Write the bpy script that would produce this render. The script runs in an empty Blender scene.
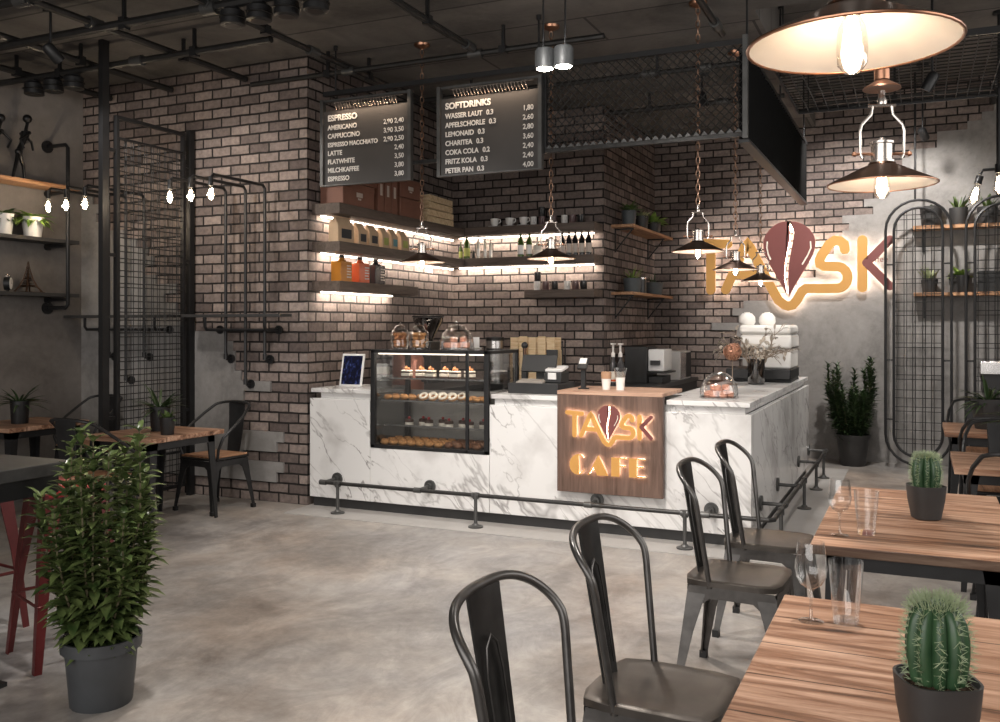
import bpy, math, random
from mathutils import Matrix, Vector
random.seed(7)
PI = math.pi
SC = bpy.context.scene
COL = SC.collection

# ------------------------------------------------------------------ camera, sky, added fill light, exposure
YAW = math.radians(24.616)
cam = bpy.data.cameras.new('camera'); camo = bpy.data.objects.new('camera', cam); COL.objects.link(camo)
cam.sensor_width = 36; cam.lens = 36*915.6/1000; cam.shift_y = -0.0345; cam.clip_start = .05
camo.location = (0, 0, 1.6); camo.rotation_euler = (PI/2, 0, YAW)
SC.camera = camo
W = bpy.data.worlds.new('daylight'); SC.world = W; W.use_nodes = True
W.node_tree.nodes['Background'].inputs[0].default_value = (1, .96, .92, 1)
W.node_tree.nodes['Background'].inputs[1].default_value = .55
SC.view_settings.view_transform = 'Standard'; SC.view_settings.look = 'None'
SC.view_settings.gamma = 1; SC.view_settings.use_curve_mapping = False
SC.view_settings.exposure = 0.0
SC.cycles.use_denoising = True
SC.cycles.max_bounces = 8; SC.cycles.diffuse_bounces = 3; SC.cycles.glossy_bounces = 4
SC.cycles.transparent_max_bounces = 24; SC.cycles.transmission_bounces = 6
SC.cycles.sample_clamp_indirect = 6; SC.cycles.caustics_reflective = False; SC.cycles.caustics_refractive = False

def lamp(name, kind, loc, energy, color=(1, .86, .72), parent=None, **k):
    d = bpy.data.lights.new(name, kind); d.energy = energy; d.color = color
    rot = k.pop('rot', None)
    for a, v in k.items(): setattr(d, a, v)
    o = bpy.data.objects.new(name, d); COL.objects.link(o); o.location = loc
    if rot: o.rotation_euler = rot
    if parent: o.parent = parent
    return o
# added area light behind the camera, standing in for unseen shop front daylight
lamp('added_front_fill', 'AREA', (-2.2, -2.4, 2.3), 260, (1, .96, .92), rot=(math.radians(80), 0, 0.1), shape='RECTANGLE', size=7.5, size_y=3.0)

lamp('added_side_fill', 'AREA', (3.3, 4.5, 2.3), 170, (1, .96, .92), rot=(0, math.radians(83), 0), shape='RECTANGLE', size=2.6, size_y=7.0)  # added to brighten right-hand faces; the wall behind it has no window

# ------------------------------------------------------------------ measuring helper (camera maths on real planes)
F, HZ = 915.6, 326.5
cs, sn = math.cos(YAW), math.sin(YAW)
def _ray(u, v):
    x = (u-500)/F; return (x*cs-sn, x*sn+cs, (HZ-v)/F)
def onY(u, v, Y): r = _ray(u, v); t = Y/r[1]; return (r[0]*t, Y, 1.6+r[2]*t)
def onX(u, v, X): r = _ray(u, v); t = X/r[0]; return (X, r[1]*t, 1.6+r[2]*t)
def onz(u, v, z): r = _ray(u, v); t = (z-1.6)/r[2]; return (r[0]*t, r[1]*t, z)

# ------------------------------------------------------------------ mesh builder
class MB:
    def __init__(s, M=None): s.v = []; s.f = []; s.M = M
    def add(s, vs, fs):
        n = len(s.v)
        if s.M is not None: vs = [tuple(s.M @ Vector(p)) for p in vs]
        s.v += [tuple(p) for p in vs]; s.f += [tuple(i+n for i in f) for f in fs]
        return s
    def box(s, x0, y0, z0, x1, y1, z1):
        if x0 > x1: x0, x1 = x1, x0
        if y0 > y1: y0, y1 = y1, y0
        if z0 > z1: z0, z1 = z1, z0
        return s.add([(x0,y0,z0),(x1,y0,z0),(x1,y1,z0),(x0,y1,z0),(x0,y0,z1),(x1,y0,z1),(x1,y1,z1),(x0,y1,z1)],
              [(3,2,1,0),(4,5,6,7),(0,1,5,4),(1,2,6,5),(2,3,7,6),(3,0,4,7)])
    def cbox(s, c, dx, dy, dz): return s.box(c[0]-dx/2, c[1]-dy/2, c[2], c[0]+dx/2, c[1]+dy/2, c[2]+dz)
    def lathe(s, prof, n=20, c=(0,0,0), cap=True):
        vs = []; fs = []
        for (r, z) in prof:
            for k in range(n):
                a = 2*PI*k/n; vs.append((c[0]+r*math.cos(a), c[1]+r*math.sin(a), c[2]+z))
        for i in range(len(prof)-1):
            for k in range(n):
                k2 = (k+1) % n
                fs.append((i*n+k, i*n+k2, (i+1)*n+k2, (i+1)*n+k))
        if cap:
            if prof[0][0] > 1e-4: fs.append(tuple(range(n-1, -1, -1)))
            if prof[-1][0] > 1e-4: fs.append(tuple((len(prof)-1)*n+k for k in range(n)))
        return s.add(vs, fs)
    def tube(s, pts, r, n=8, closed=False, cap=True):
        P = [Vector(p) for p in pts]; m = len(P); rs = r if isinstance(r, (list, tuple)) else [r]*m
        vs = []; fs = []; up = None
        for i in range(m):
            a = P[i-1] if (i > 0 or closed) else P[i]; b = P[(i+1) % m] if (i < m-1 or closed) else P[i]
            t = (b-a)
            if t.length < 1e-9: t = Vector((0,0,1))
            t.normalize()
            if up is None:
                up = Vector((0,0,1)) if abs(t.z) < .9 else Vector((1,0,0))
            up = up - t*up.dot(t)
            if up.length < 1e-6: up = t.orthogonal()
            up.normalize(); w = t.cross(up)
            for k in range(n):
                q = 2*PI*k/n; vs.append(P[i] + (up*math.cos(q)+w*math.sin(q))*rs[i])
        for i in range(m if closed else m-1):
            j = (i+1) % m
            for k in range(n):
                k2 = (k+1) % n
                fs.append((i*n+k, i*n+k2, j*n+k2, j*n+k))
        if cap and not closed:
            fs.append(tuple(range(n-1, -1, -1))); fs.append(tuple((m-1)*n+k for k in range(n)))
        return s.add(vs, fs)
    def cyl(s, a, b, r, r1=None, n=12): return s.tube([a, b], [r, r if r1 is None else r1], n)
    def sph(s, c, r, n=12, m=8, sx=1, sy=1, sz=1):
        vs = [(c[0], c[1], c[2]-r*sz)]; fs = []
        for i in range(1, m):
            t = PI*i/m-PI/2
            for k in range(n):
                a = 2*PI*k/n; vs.append((c[0]+r*sx*math.cos(t)*math.cos(a), c[1]+r*sy*math.cos(t)*math.sin(a), c[2]+r*sz*math.sin(t)))
        vs.append((c[0], c[1], c[2]+r*sz)); L = len(vs)-1
        for k in range(n):
            k2 = (k+1) % n
            fs.append((0, 1+k2, 1+k)); fs.append((L, L-n+k, L-n+k2))
            for i in range(m-2): fs.append((1+i*n+k, 1+i*n+k2, 1+(i+1)*n+k2, 1+(i+1)*n+k))
        return s.add(vs, fs)
    def prism(s, poly, fn, a, b):
        """poly: 2D points; fn(p, q, d) -> 3D; extruded from depth a to b"""
        n = len(poly)
        vs = [fn(p, q, a) for p, q in poly]+[fn(p, q, b) for p, q in poly]
        fs = [tuple(range(n)), tuple(range(2*n-1, n-1, -1))]
        for k in range(n):
            k2 = (k+1) % n; fs.append((k, k+n, k2+n, k2))
        return s.add(vs, fs)
    def strip(s, pts, w, fn, a, b, caps=True):
        """flat stroke of width w along 2D pts with round ends, extruded"""
        s.q = getattr(s, 'q', 0)+1; a += .0008*s.q
        P = [Vector(p) for p in pts]; m = len(P); Lf = []; Rt = []
        for i in range(m):
            d0 = (P[i]-P[i-1]).normalized() if i else (P[1]-P[0]).normalized()
            d1 = (P[i+1]-P[i]).normalized() if i < m-1 else d0
            n0 = Vector((-d0.y, d0.x)); n1 = Vector((-d1.y, d1.x)); nn = (n0+n1)
            nn = nn.normalized() if nn.length > 1e-6 else n0
            k = min(1.8, 1/max(.4, nn.dot(n0)))
            Lf.append(P[i]+nn*w/2*k); Rt.append(P[i]-nn*w/2*k)
        vs = []; fs = []
        for dd in (a, b):
            for q in Lf: vs.append(fn(q.x, q.y, dd))
            for q in Rt: vs.append(fn(q.x, q.y, dd))
        for i in range(m-1):
            fs.append((i, i+1, m+i+1, m+i)); fs.append((2*m+i, 3*m+i, 3*m+i+1, 2*m+i+1))
            fs.append((i, 2*m+i, 2*m+i+1, i+1)); fs.append((m+i, m+i+1, 3*m+i+1, 3*m+i))
        fs.append((0, m, 3*m, 2*m)); fs.append((m-1, 3*m-1, 4*m-1, 2*m-1))
        s.add(vs, fs)
        if caps:
            for q in (P[0], P[-1]):
                s.prism([(q.x+w/2*math.cos(2*PI*k/16), q.y+w/2*math.sin(2*PI*k/16)) for k in range(16)], fn, a-.0004, b+.0002)
        return s
    def build(s, name, mat, parent=None, smooth=True, bevel=0, angle=38):
        me = bpy.data.meshes.new(name); me.from_pydata(s.v, [], s.f); me.update()
        me.materials.append(mat)
        o = bpy.data.objects.new(name, me); COL.objects.link(o)
        if smooth:
            for p in me.polygons: p.use_smooth = True
            me.set_sharp_from_angle(angle=math.radians(angle))
        if bevel:
            md = o.modifiers.new('bevel', 'BEVEL'); md.width = bevel; md.segments = 2; md.limit_method = 'ANGLE'
            md.angle_limit = math.radians(40)
        if parent: o.parent = parent
        return o

def tag(o, label, cat, group=None, kind=None):
    if label: o['label'] = label
    if cat: o['category'] = cat
    if group: o['group'] = group
    if kind: o['kind'] = kind
    return o
def thing(name, label, cat, loc=(0,0,0), rz=0, group=None):
    o = bpy.data.objects.new(name, None); COL.objects.link(o); o.empty_display_size = .1
    o.location = loc; o.rotation_euler = (0, 0, rz)
    return tag(o, label, cat, group)
def copy_tree(o, parent=None):
    c = o.copy(); COL.objects.link(c)
    if parent: c.parent = parent
    for ch in list(o.children): copy_tree(ch, c)
    return c
def dup(o, loc, rz=None, label=None, group=None):
    c = copy_tree(o); c.location = loc
    if rz is not None: c.rotation_euler = (0, 0, rz)
    if label: c['label'] = label
    if group: c['group'] = group
    return c
def struct(name, mb, m, bevel=0):
    o = mb.build(name, m, smooth=False, bevel=bevel); o['kind'] = 'structure'; return o

# ------------------------------------------------------------------ materials
def nm(name):
    m = bpy.data.materials.new(name); m.use_nodes = True
    nt = m.node_tree; return m, nt, nt.nodes['Principled BSDF']
def N(nt, t, **k):
    n = nt.nodes.new(t)
    for a, v in k.items():
        if a in ('noise_dimensions', 'operation', 'blend_type', 'data_type', 'feature', 'wave_type', 'bands_direction', 'offset', 'offset_frequency', 'distance', 'color_ramp', 'clamp', 'distribution', 'rings_direction'): setattr(n, a, v)
        else: n.inputs[a].default_value = v
    return n
def ramp(nt, src, stops):
    r = nt.nodes.new('ShaderNodeValToRGB'); e = r.color_ramp.elements
    while len(e) > len(stops): e.remove(e[-1])
    while len(e) < len(stops): e.new(.5)
    for el, (p, c) in zip(e, stops): el.position = p; el.color = (*c, 1)
    nt.links.new(src, r.inputs[0]); return r
def coords(nt, scale=(1,1,1), rot=(0,0,0), kind='Object'):
    tc = nt.nodes.new('ShaderNodeTexCoord'); mp = nt.nodes.new('ShaderNodeMapping')
    mp.inputs['Scale'].default_value = scale; mp.inputs['Rotation'].default_value = rot
    nt.links.new(tc.outputs[kind], mp.inputs[0]); return mp.outputs[0]
def plain(name, col, rough=.5, metal=0, var=.12, scale=9, spec=.5, bump=0):
    """one colour with a little procedural mottling"""
    m, nt, b = nm(name)
    no = N(nt, 'ShaderNodeTexNoise', Scale=scale, Detail=4.0)
    nt.links.new(coords(nt), no.inputs['Vector'])
    lo = tuple(c*(1-var) for c in col); hi = tuple(min(1, c*(1+var)) for c in col)
    r = ramp(nt, no.outputs['Fac'], [(.3, lo), (.7, hi)])
    nt.links.new(r.outputs[0], b.inputs['Base Color'])
    b.inputs['Roughness'].default_value = rough; b.inputs['Metallic'].default_value = metal
    b.inputs['Specular IOR Level'].default_value = spec
    if bump:
        bp = N(nt, 'ShaderNodeBump', Strength=bump, Distance=.01); nt.links.new(no.outputs['Fac'], bp.inputs['Height'])
        nt.links.new(bp.outputs[0], b.inputs['Normal'])
    return m
def emit(name, col, strength):
    m, nt, b = nm(name)
    b.inputs['Base Color'].default_value = (*col, 1)
    b.inputs['Emission Color'].default_value = (*col, 1); b.inputs['Emission Strength'].default_value = strength
    return m
def glass(name, tint=(1,1,1), refl=.9, rough=.0):
    m, nt, b = nm(name); nt.nodes.remove(b)
    out = nt.nodes['Material Output']
    tr = N(nt, 'ShaderNodeBsdfTransparent', Color=(*tint, 1)); gl = N(nt, 'ShaderNodeBsdfGlossy', Color=(refl, refl, refl, 1), Roughness=rough)
    lw = N(nt, 'ShaderNodeLayerWeight', Blend=.5); mx = nt.nodes.new('ShaderNodeMixShader')
    pw = N(nt, 'ShaderNodeMath', operation='POWER'); nt.links.new(lw.outputs['Facing'], pw.inputs[0]); pw.inputs[1].default_value = 1.7
    sc_ = N(nt, 'ShaderNodeMath', operation='MULTIPLY_ADD'); nt.links.new(pw.outputs[0], sc_.inputs[0]); sc_.inputs[1].default_value = .85; sc_.inputs[2].default_value = .085
    nt.links.new(sc_.outputs[0], mx.inputs[0]); nt.links.new(tr.outputs[0], mx.inputs[1]); nt.links.new(gl.outputs[0], mx.inputs[2])
    nt.links.new(mx.outputs[0], out.inputs['Surface']); return m
def brick(name, c1, c2, mortar):
    m, nt, b = nm(name)
    tc = nt.nodes.new('ShaderNodeTexCoord'); sp = nt.nodes.new('ShaderNodeSeparateXYZ'); cb = nt.nodes.new('ShaderNodeCombineXYZ')
    nt.links.new(tc.outputs['Object'], sp.inputs[0])
    sm_ = N(nt, 'ShaderNodeMath', operation='ADD'); nt.links.new(sp.outputs[0], sm_.inputs[0]); nt.links.new(sp.outputs[1], sm_.inputs[1])
    nt.links.new(sm_.outputs[0], cb.inputs[0]); nt.links.new(sp.outputs[2], cb.inputs[1])
    wob = N(nt, 'ShaderNodeTexNoise', Scale=7.0, Detail=2.0); nt.links.new(tc.outputs['Object'], wob.inputs['Vector'])
    va = N(nt, 'ShaderNodeVectorMath', operation='SCALE'); nt.links.new(wob.outputs['Color'], va.inputs[0]); va.inputs['Scale'].default_value = .012
    ad = N(nt, 'ShaderNodeVectorMath', operation='ADD'); nt.links.new(cb.outputs[0], ad.inputs[0]); nt.links.new(va.outputs[0], ad.inputs[1])
    bt = N(nt, 'ShaderNodeTexBrick', offset=.5); bt.inputs['Scale'].default_value = 1
    bt.inputs['Brick Width'].default_value = .222; bt.inputs['Row Height'].default_value = .0915
    bt.inputs['Mortar Size'].default_value = .0095; bt.inputs['Mortar Smooth'].default_value = .25; bt.inputs['Bias'].default_value = 0
    bt.inputs['Color1'].default_value = (*c1, 1); bt.inputs['Color2'].default_value = (*c2, 1); bt.inputs['Mortar'].default_value = (*mortar, 1)
    nt.links.new(ad.outputs[0], bt.inputs['Vector'])
    no = N(nt, 'ShaderNodeTexNoise', Scale=26.0, Detail=6.0, Roughness=.65); nt.links.new(tc.outputs['Object'], no.inputs['Vector'])
    r = ramp(nt, no.outputs['Fac'], [(.25, (.62,.62,.62)), (.75, (1.28,1.27,1.25))])
    mx = N(nt, 'ShaderNodeMix', data_type='RGBA', blend_type='MULTIPLY'); mx.inputs[0].default_value = 1
    nt.links.new(bt.outputs['Color'], mx.inputs[6]); nt.links.new(r.outputs[0], mx.inputs[7])
    nt.links.new(mx.outputs[2], b.inputs['Base Color']); b.inputs['Roughness'].default_value = .78
    b.inputs['Specular IOR Level'].default_value = .3
    inv = N(nt, 'ShaderNodeMath', operation='SUBTRACT'); inv.inputs[0].default_value = 1; nt.links.new(bt.outputs['Fac'], inv.inputs[1])
    ml = N(nt, 'ShaderNodeMath', operation='MULTIPLY_ADD'); nt.links.new(no.outputs['Fac'], ml.inputs[0]); ml.inputs[1].default_value = .25
    nt.links.new(inv.outputs[0], ml.inputs[2])
    bp = N(nt, 'ShaderNodeBump', Strength=.9, Distance=.014); nt.links.new(ml.outputs[0], bp.inputs['Height'])
    nt.links.new(bp.outputs[0], b.inputs['Normal']); return m
def concrete(name, lo, hi, rough=.8, scale=1.1, bump=.15, rough2=None):
    m, nt, b = nm(name); co = coords(nt)
    a = N(nt, 'ShaderNodeTexNoise', Scale=scale, Detail=9.0, Roughness=.62, Distortion=.6); nt.links.new(co, a.inputs['Vector'])
    f = N(nt, 'ShaderNodeTexNoise', Scale=scale*14, Detail=6.0, Roughness=.7); nt.links.new(co, f.inputs['Vector'])
    s = N(nt, 'ShaderNodeMath', operation='MULTIPLY_ADD'); nt.links.new(f.outputs['Fac'], s.inputs[0]); s.inputs[1].default_value = .3
    nt.links.new(a.outputs['Fac'], s.inputs[2])
    r = ramp(nt, s.outputs[0], [(.45, lo), (.64, tuple((x+y)/2 for x, y in zip(lo, hi))), (.88, hi)])
    nt.links.new(r.outputs[0], b.inputs['Base Color']); b.inputs['Roughness'].default_value = rough
    if rough2:
        rr = N(nt, 'ShaderNodeMapRange'); nt.links.new(a.outputs['Fac'], rr.inputs[0]); rr.inputs[3].default_value = rough; rr.inputs[4].default_value = rough2
        nt.links.new(rr.outputs[0], b.inputs['Roughness'])
    bp = N(nt, 'ShaderNodeBump', Strength=bump, Distance=.01); nt.links.new(s.outputs[0], bp.inputs['Height']); nt.links.new(bp.outputs[0], b.inputs['Normal'])
    return m, nt, r, b
def wood(name, dark, mid, light, axis=0, scale=1.0, rough=.5, planks=0, spec=.35):
    """grain along the local axis; optional plank joints of the given width"""
    m, nt, b = nm(name)
    st = [16.0]*3; st[axis] = 1.6
    co = coords(nt, tuple(x*scale for x in st))
    a = N(nt, 'ShaderNodeTexNoise', Scale=1.0, Detail=8.0, Roughness=.68, Distortion=1.1); nt.links.new(co, a.inputs['Vector'])
    st2 = [46.0]*3; st2[axis] = 2.2
    co2 = coords(nt, tuple(x*scale for x in st2))
    g = N(nt, 'ShaderNodeTexNoise', Scale=1.0, Detail=4.0, Distortion=.4); nt.links.new(co2, g.inputs['Vector'])
    s = N(nt, 'ShaderNodeMath', operation='MULTIPLY_ADD'); nt.links.new(g.outputs['Fac'], s.inputs[0]); s.inputs[1].default_value = .42
    nt.links.new(a.outputs['Fac'], s.inputs[2])
    r = ramp(nt, s.outputs[0], [(.50, dark), (.655, mid), (.86, light)])
    col = r.outputs[0]
    if planks:
        tc = nt.nodes.new('ShaderNodeTexCoord'); sp = nt.nodes.new('ShaderNodeSeparateXYZ'); nt.links.new(tc.outputs['Object'], sp.inputs[0])
        ax = 1 if axis == 0 else 0
        mo = N(nt, 'ShaderNodeMath', operation='PINGPONG'); nt.links.new(sp.outputs[ax], mo.inputs[0]); mo.inputs[1].default_value = planks/2
        gt = N(nt, 'ShaderNodeMath', operation='GREATER_THAN'); nt.links.new(mo.outputs[0], gt.inputs[0]); gt.inputs[1].default_value = .003
        mr = N(nt, 'ShaderNodeMapRange'); nt.links.new(gt.outputs[0], mr.inputs[0]); mr.inputs[3].default_value = .25; mr.inputs[4].default_value = 1
        mx = N(nt, 'ShaderNodeMix', data_type='RGBA', blend_type='MULTIPLY'); mx.inputs[0].default_value = 1
        nt.links.new(col, mx.inputs[6]); nt.links.new(mr.outputs[0], mx.inputs[7]); col = mx.outputs[2]
    nt.links.new(col, b.inputs['Base Color']); b.inputs['Roughness'].default_value = rough; b.inputs['Specular IOR Level'].default_value = spec
    bp = N(nt, 'ShaderNodeBump', Strength=.18, Distance=.004); nt.links.new(s.outputs[0], bp.inputs['Height']); nt.links.new(bp.outputs[0], b.inputs['Normal'])
    return m
def marble(name):
    m, nt, b = nm(name); co = coords(nt, (1,1,1), (.62,-.72,.0))
    def vein(scale, w, seed):
        mp = nt.nodes.new('ShaderNodeMapping'); mp.inputs['Location'].default_value = (seed, seed*.7, seed*1.3); nt.links.new(co, mp.inputs[0])
        mp.inputs['Scale'].default_value = (.42, .42, 1.5)
        n = N(nt, 'ShaderNodeTexNoise', Scale=scale, Detail=5.0, Roughness=.55, Distortion=.35); nt.links.new(mp.outputs[0], n.inputs['Vector'])
        s = N(nt, 'ShaderNodeMath', operation='SUBTRACT'); nt.links.new(n.outputs['Fac'], s.inputs[0]); s.inputs[1].default_value = .5
        a = N(nt, 'ShaderNodeMath', operation='ABSOLUTE'); nt.links.new(s.outputs[0], a.inputs[0])
        mr = N(nt, 'ShaderNodeMapRange'); nt.links.new(a.outputs[0], mr.inputs[0]); mr.inputs[1].default_value = 0; mr.inputs[2].default_value = w
        mr.inputs[3].default_value = 1; mr.inputs[4].default_value = 0
        return mr.outputs[0]
    big = vein(1.0, .012, 3.1); small = vein(2.6, .012, 8.4)
    mask = N(nt, 'ShaderNodeTexNoise', Scale=1.6, Detail=3.0); nt.links.new(co, mask.inputs['Vector'])
    mk = N(nt, 'ShaderNodeMapRange'); nt.links.new(mask.outputs['Fac'], mk.inputs[0]); mk.inputs[1].default_value = .42; mk.inputs[2].default_value = .62
    m1 = N(nt, 'ShaderNodeMath', operation='MULTIPLY'); nt.links.new(small, m1.inputs[0]); nt.links.new(mk.outputs[0], m1.inputs[1])
    b1 = N(nt, 'ShaderNodeMath', operation='MULTIPLY_ADD'); nt.links.new(mk.outputs[0], b1.inputs[0]); b1.inputs[1].default_value = .5; b1.inputs[2].default_value = .35
    b2 = N(nt, 'ShaderNodeMath', operation='MULTIPLY'); nt.links.new(big, b2.inputs[0]); nt.links.new(b1.outputs[0], b2.inputs[1])
    mxm = N(nt, 'ShaderNodeMath', operation='MAXIMUM'); nt.links.new(b2.outputs[0], mxm.inputs[0]); nt.links.new(m1.outputs[0], mxm.inputs[1])
    cl = N(nt, 'ShaderNodeTexNoise', Scale=2.2, Detail=5.0); nt.links.new(co, cl.inputs['Vector'])
    base = ramp(nt, cl.outputs['Fac'], [(.34, (.54,.525,.515)), (.50, (.72,.71,.70))])
    mx = N(nt, 'ShaderNodeMix', data_type='RGBA'); nt.links.new(mxm.outputs[0], mx.inputs[0]); nt.links.new(base.outputs[0], mx.inputs[6]); mx.inputs[7].default_value = (.26,.245,.24,1)
    nt.links.new(mx.outputs[2], b.inputs['Base Color']); b.inputs['Roughness'].default_value = .22; return m
def leafmat(name, a, b_, rough=.42):
    m, nt, b = nm(name)
    oi = N(nt, 'ShaderNodeTexNoise', Scale=14.0, Detail=2.0); nt.links.new(coords(nt), oi.inputs['Vector'])
    r = ramp(nt, oi.outputs['Fac'], [(.32, a), (.68, b_)]); nt.links.new(r.outputs[0], b.inputs['Base Color'])
    b.inputs['Roughness'].default_value = rough; return m

M = {}
BC = ((.30,.243,.218), (.115,.090,.083), (.020,.017,.016))
M['brick_x'] = M['brick_y'] = brick('brick_brown', *BC)
M['plaster'] = concrete('plaster_grey', (.15,.142,.136), (.34,.325,.312), .8, 1.3)[0]
M['plaster_wall'] = concrete('plaster_warm', (.115,.103,.094), (.235,.215,.20), .8, .9)[0]
m, nt, r, b = concrete('floor_concrete', (.135,.118,.106), (.40,.375,.35), .30, 1.0, .02, .5)
tn = N(nt, 'ShaderNodeTexNoise', Scale=.55, Detail=5.0, Roughness=.6); nt.links.new(coords(nt, (1,1,1)), tn.inputs['Vector'])
tr = ramp(nt, tn.outputs['Fac'], [(.36, (1.08,.98,.90)), (.5, (1,1,1)), (.64, (.86,.90,.97))])
sn_ = N(nt, 'ShaderNodeTexNoise', Scale=3.2, Detail=10.0, Roughness=.75, Distortion=1.5); nt.links.new(coords(nt, (1,.6,1), (0,0,.6)), sn_.inputs['Vector'])
sr = ramp(nt, sn_.outputs['Fac'], [(.40, (.80,.80,.80)), (.54, (1,1,1)), (.68, (1.22,1.21,1.19))])
m1 = N(nt, 'ShaderNodeMix', data_type='RGBA', blend_type='MULTIPLY'); m1.inputs[0].default_value = 1; nt.links.new(r.outputs[0], m1.inputs[6]); nt.links.new(tr.outputs[0], m1.inputs[7])
m2 = N(nt, 'ShaderNodeMix', data_type='RGBA', blend_type='MULTIPLY'); m2.inputs[0].default_value = 1; nt.links.new(m1.outputs[2], m2.inputs[6]); nt.links.new(sr.outputs[0], m2.inputs[7])
nt.links.new(m2.outputs[2], b.inputs['Base Color']); M['floor'] = m
M['apron'] = concrete('apron_concrete', (.32,.305,.29), (.43,.415,.40), .45, 1.6, .03)[0]
m, nt, r, b = concrete('ceiling_concrete', (.085,.078,.072), (.20,.185,.17), .85, 1.4, .3)
bt = N(nt, 'ShaderNodeTexBrick', offset=.5); bt.inputs['Scale'].default_value = 1; bt.inputs['Brick Width'].default_value = 2.4; bt.inputs['Row Height'].default_value = .62
bt.inputs['Mortar Size'].default_value = .012; bt.inputs['Color1'].default_value = (1,1,1,1); bt.inputs['Color2'].default_value = (.72,.72,.72,1); bt.inputs['Mortar'].default_value = (.3,.3,.3,1)
nt.links.new(coords(nt), bt.inputs['Vector'])
mx = N(nt, 'ShaderNodeMix', data_type='RGBA', blend_type='MULTIPLY'); mx.inputs[0].default_value = 1
nt.links.new(r.outputs[0], mx.inputs[6]); nt.links.new(bt.outputs['Color'], mx.inputs[7]); nt.links.new(mx.outputs[2], b.inputs['Base Color'])
M['ceiling'] = m
M['marble'] = marble('marble_white'); M['black'] = plain('black_metal', (.018,.018,.019), .42, .3)
M['gun'] = plain('gunmetal', (.105,.10,.097), .34, .85, .25, 14); M['gun_dark'] = plain('gunmetal_dark', (.035,.034,.033), .38, .8, .3, 14)
M['pipe'] = plain('pipe_dark_iron', (.045,.044,.043), .42, .7, .2); M['chair_black'] = plain('chair_dark_metal', (.03,.03,.031), .4, .5, .2)
M['rosette'] = plain('pipe_iron_grey', (.10,.10,.098), .45, .7, .2)
M['kick'] = plain('kick_charcoal', (.035,.034,.034), .55)
M['table'] = wood('table_wood', (.038,.018,.011), (.25,.125,.072), (.56,.36,.25), 0, .62, .42, .24)
M['tablev'] = wood('table_wood_end', (.08,.035,.02), (.33,.17,.10), (.5,.3,.2), 0, 1.0, .5, .12)
M['shelf'] = wood('shelf_brown', (.055,.040,.032), (.088,.066,.054), (.125,.095,.078), 0, .9, .55)
M['shelf_y'] = wood('shelf_brown_side', (.055,.040,.032), (.088,.066,.054), (.125,.095,.078), 1, .9, .55)
M['plank'] = wood('shelf_orange_wood', (.16,.07,.03), (.36,.19,.10), (.5,.29,.16), 0, 1.2, .5)
M['plank_y'] = wood('shelf_orange_wood_side', (.16,.07,.03), (.36,.19,.10), (.5,.29,.16), 1, 1.2, .5)
M['sign'] = wood('sign_walnut', (.055,.030,.021), (.105,.064,.048), (.155,.098,.075), 2, .9, .5)
M['sign_top'] = wood('sign_walnut_top', (.22,.12,.075), (.38,.23,.16), (.5,.33,.24), 0, .9, .5)
M['crate'] = wood('crate_pine', (.42,.28,.15), (.68,.50,.30), (.80,.64,.42), 0, 1.5, .6)
M['gold'] = plain('sign_gold', (.56,.29,.075), .45, .1, .04, 4); M['maroon'] = plain('sign_maroon', (.16,.045,.04), .5, .0, .06, 4)
M['halo'] = emit('sign_backlight', (1, .84, .70), 14); M['halo_small'] = emit('sign_box_backlight', (1, .80, .62), 24)
M['led'] = emit('led_strip', (1, .86, .72), 14); M['led_dim'] = emit('led_dim', (1,.86,.72), 2.5); M['filament'] = emit('filament_glow', (1, .80, .55), 45)
M['bulb_on'] = emit('bulb_glow', (1, .84, .62), 14); M['spot_on'] = emit('spot_glow', (1, .93, .80), 40)
M['glass'] = glass('clear_glass', (.95,.955,.955)); M['case_glass'] = glass('case_glass', (.96,.97,.97)); M['smoke'] = glass('smoked_glass', (.25,.24,.24))
M['bulb_glass'] = glass('bulb_glass', (.97,.95,.92))
M['bronze'] = plain('dark_bronze', (.11,.065,.045), .28, .95, .2); M['copper'] = plain('antique_copper', (.42,.22,.14), .3, .95, .2)
M['chain'] = plain('aged_chain', (.32,.20,.14), .4, .85, .3); M['nickel'] = plain('brushed_nickel', (.58,.53,.49), .25, .95, .1); M['shade_in'] = plain('shade_white_enamel', (.82,.76,.71), .45, 0, .03)
M['white'] = plain('white_ceramic', (.80,.78,.75), .25, 0, .03); M['white_paint'] = plain('white_plastic', (.72,.71,.70), .35, 0, .04)
M['grey_pot'] = plain('slate_pot', (.075,.085,.09), .55, 0, .15); M['dark_pot'] = plain('charcoal_pot', (.034,.033,.033), .5, 0, .15)
M['big_pot'] = plain('slate_planter', (.040,.043,.047), .5, 0, .25, 5); M['soil'] = plain('dark_soil', (.05,.032,.022), .95, 0, .5, 60, .2, .8)
M['leaf'] = leafmat('leaf_green', (.030,.065,.017), (.115,.165,.048)); M['leaf_floor'] = leafmat('leaf_floor_plant', (.030,.055,.016), (.125,.16,.055), .3); M['leaf_dark'] = leafmat('leaf_dark', (.018,.04,.014), (.052,.085,.032))
M['leaf_bright'] = leafmat('leaf_bright', (.10,.20,.035), (.30,.42,.09)); M['leaf_pale'] = leafmat('leaf_pale', (.16,.19,.09), (.34,.37,.20))
M['stem'] = plain('plant_stem', (.10,.085,.045), .7); M['cactus'] = leafmat('cactus_skin', (.014,.045,.018), (.045,.095,.042), .4)
M['spine'] = plain('cactus_spine', (.30,.36,.22), .6); M['twig'] = plain('dry_twig', (.26,.20,.15), .8)
M['red'] = plain('red_lacquer', (.30,.03,.03), .35, .2, .1); M['red_dark'] = plain('deep_red_metal', (.085,.012,.012), .35, .3, .2)
M['bar'] = plain('bar_dark_stone', (.026,.025,.024), .5, 0, .3, 30); M['grey_spot'] = plain('grey_lamp_housing', (.05,.053,.055), .5, .2)
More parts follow.
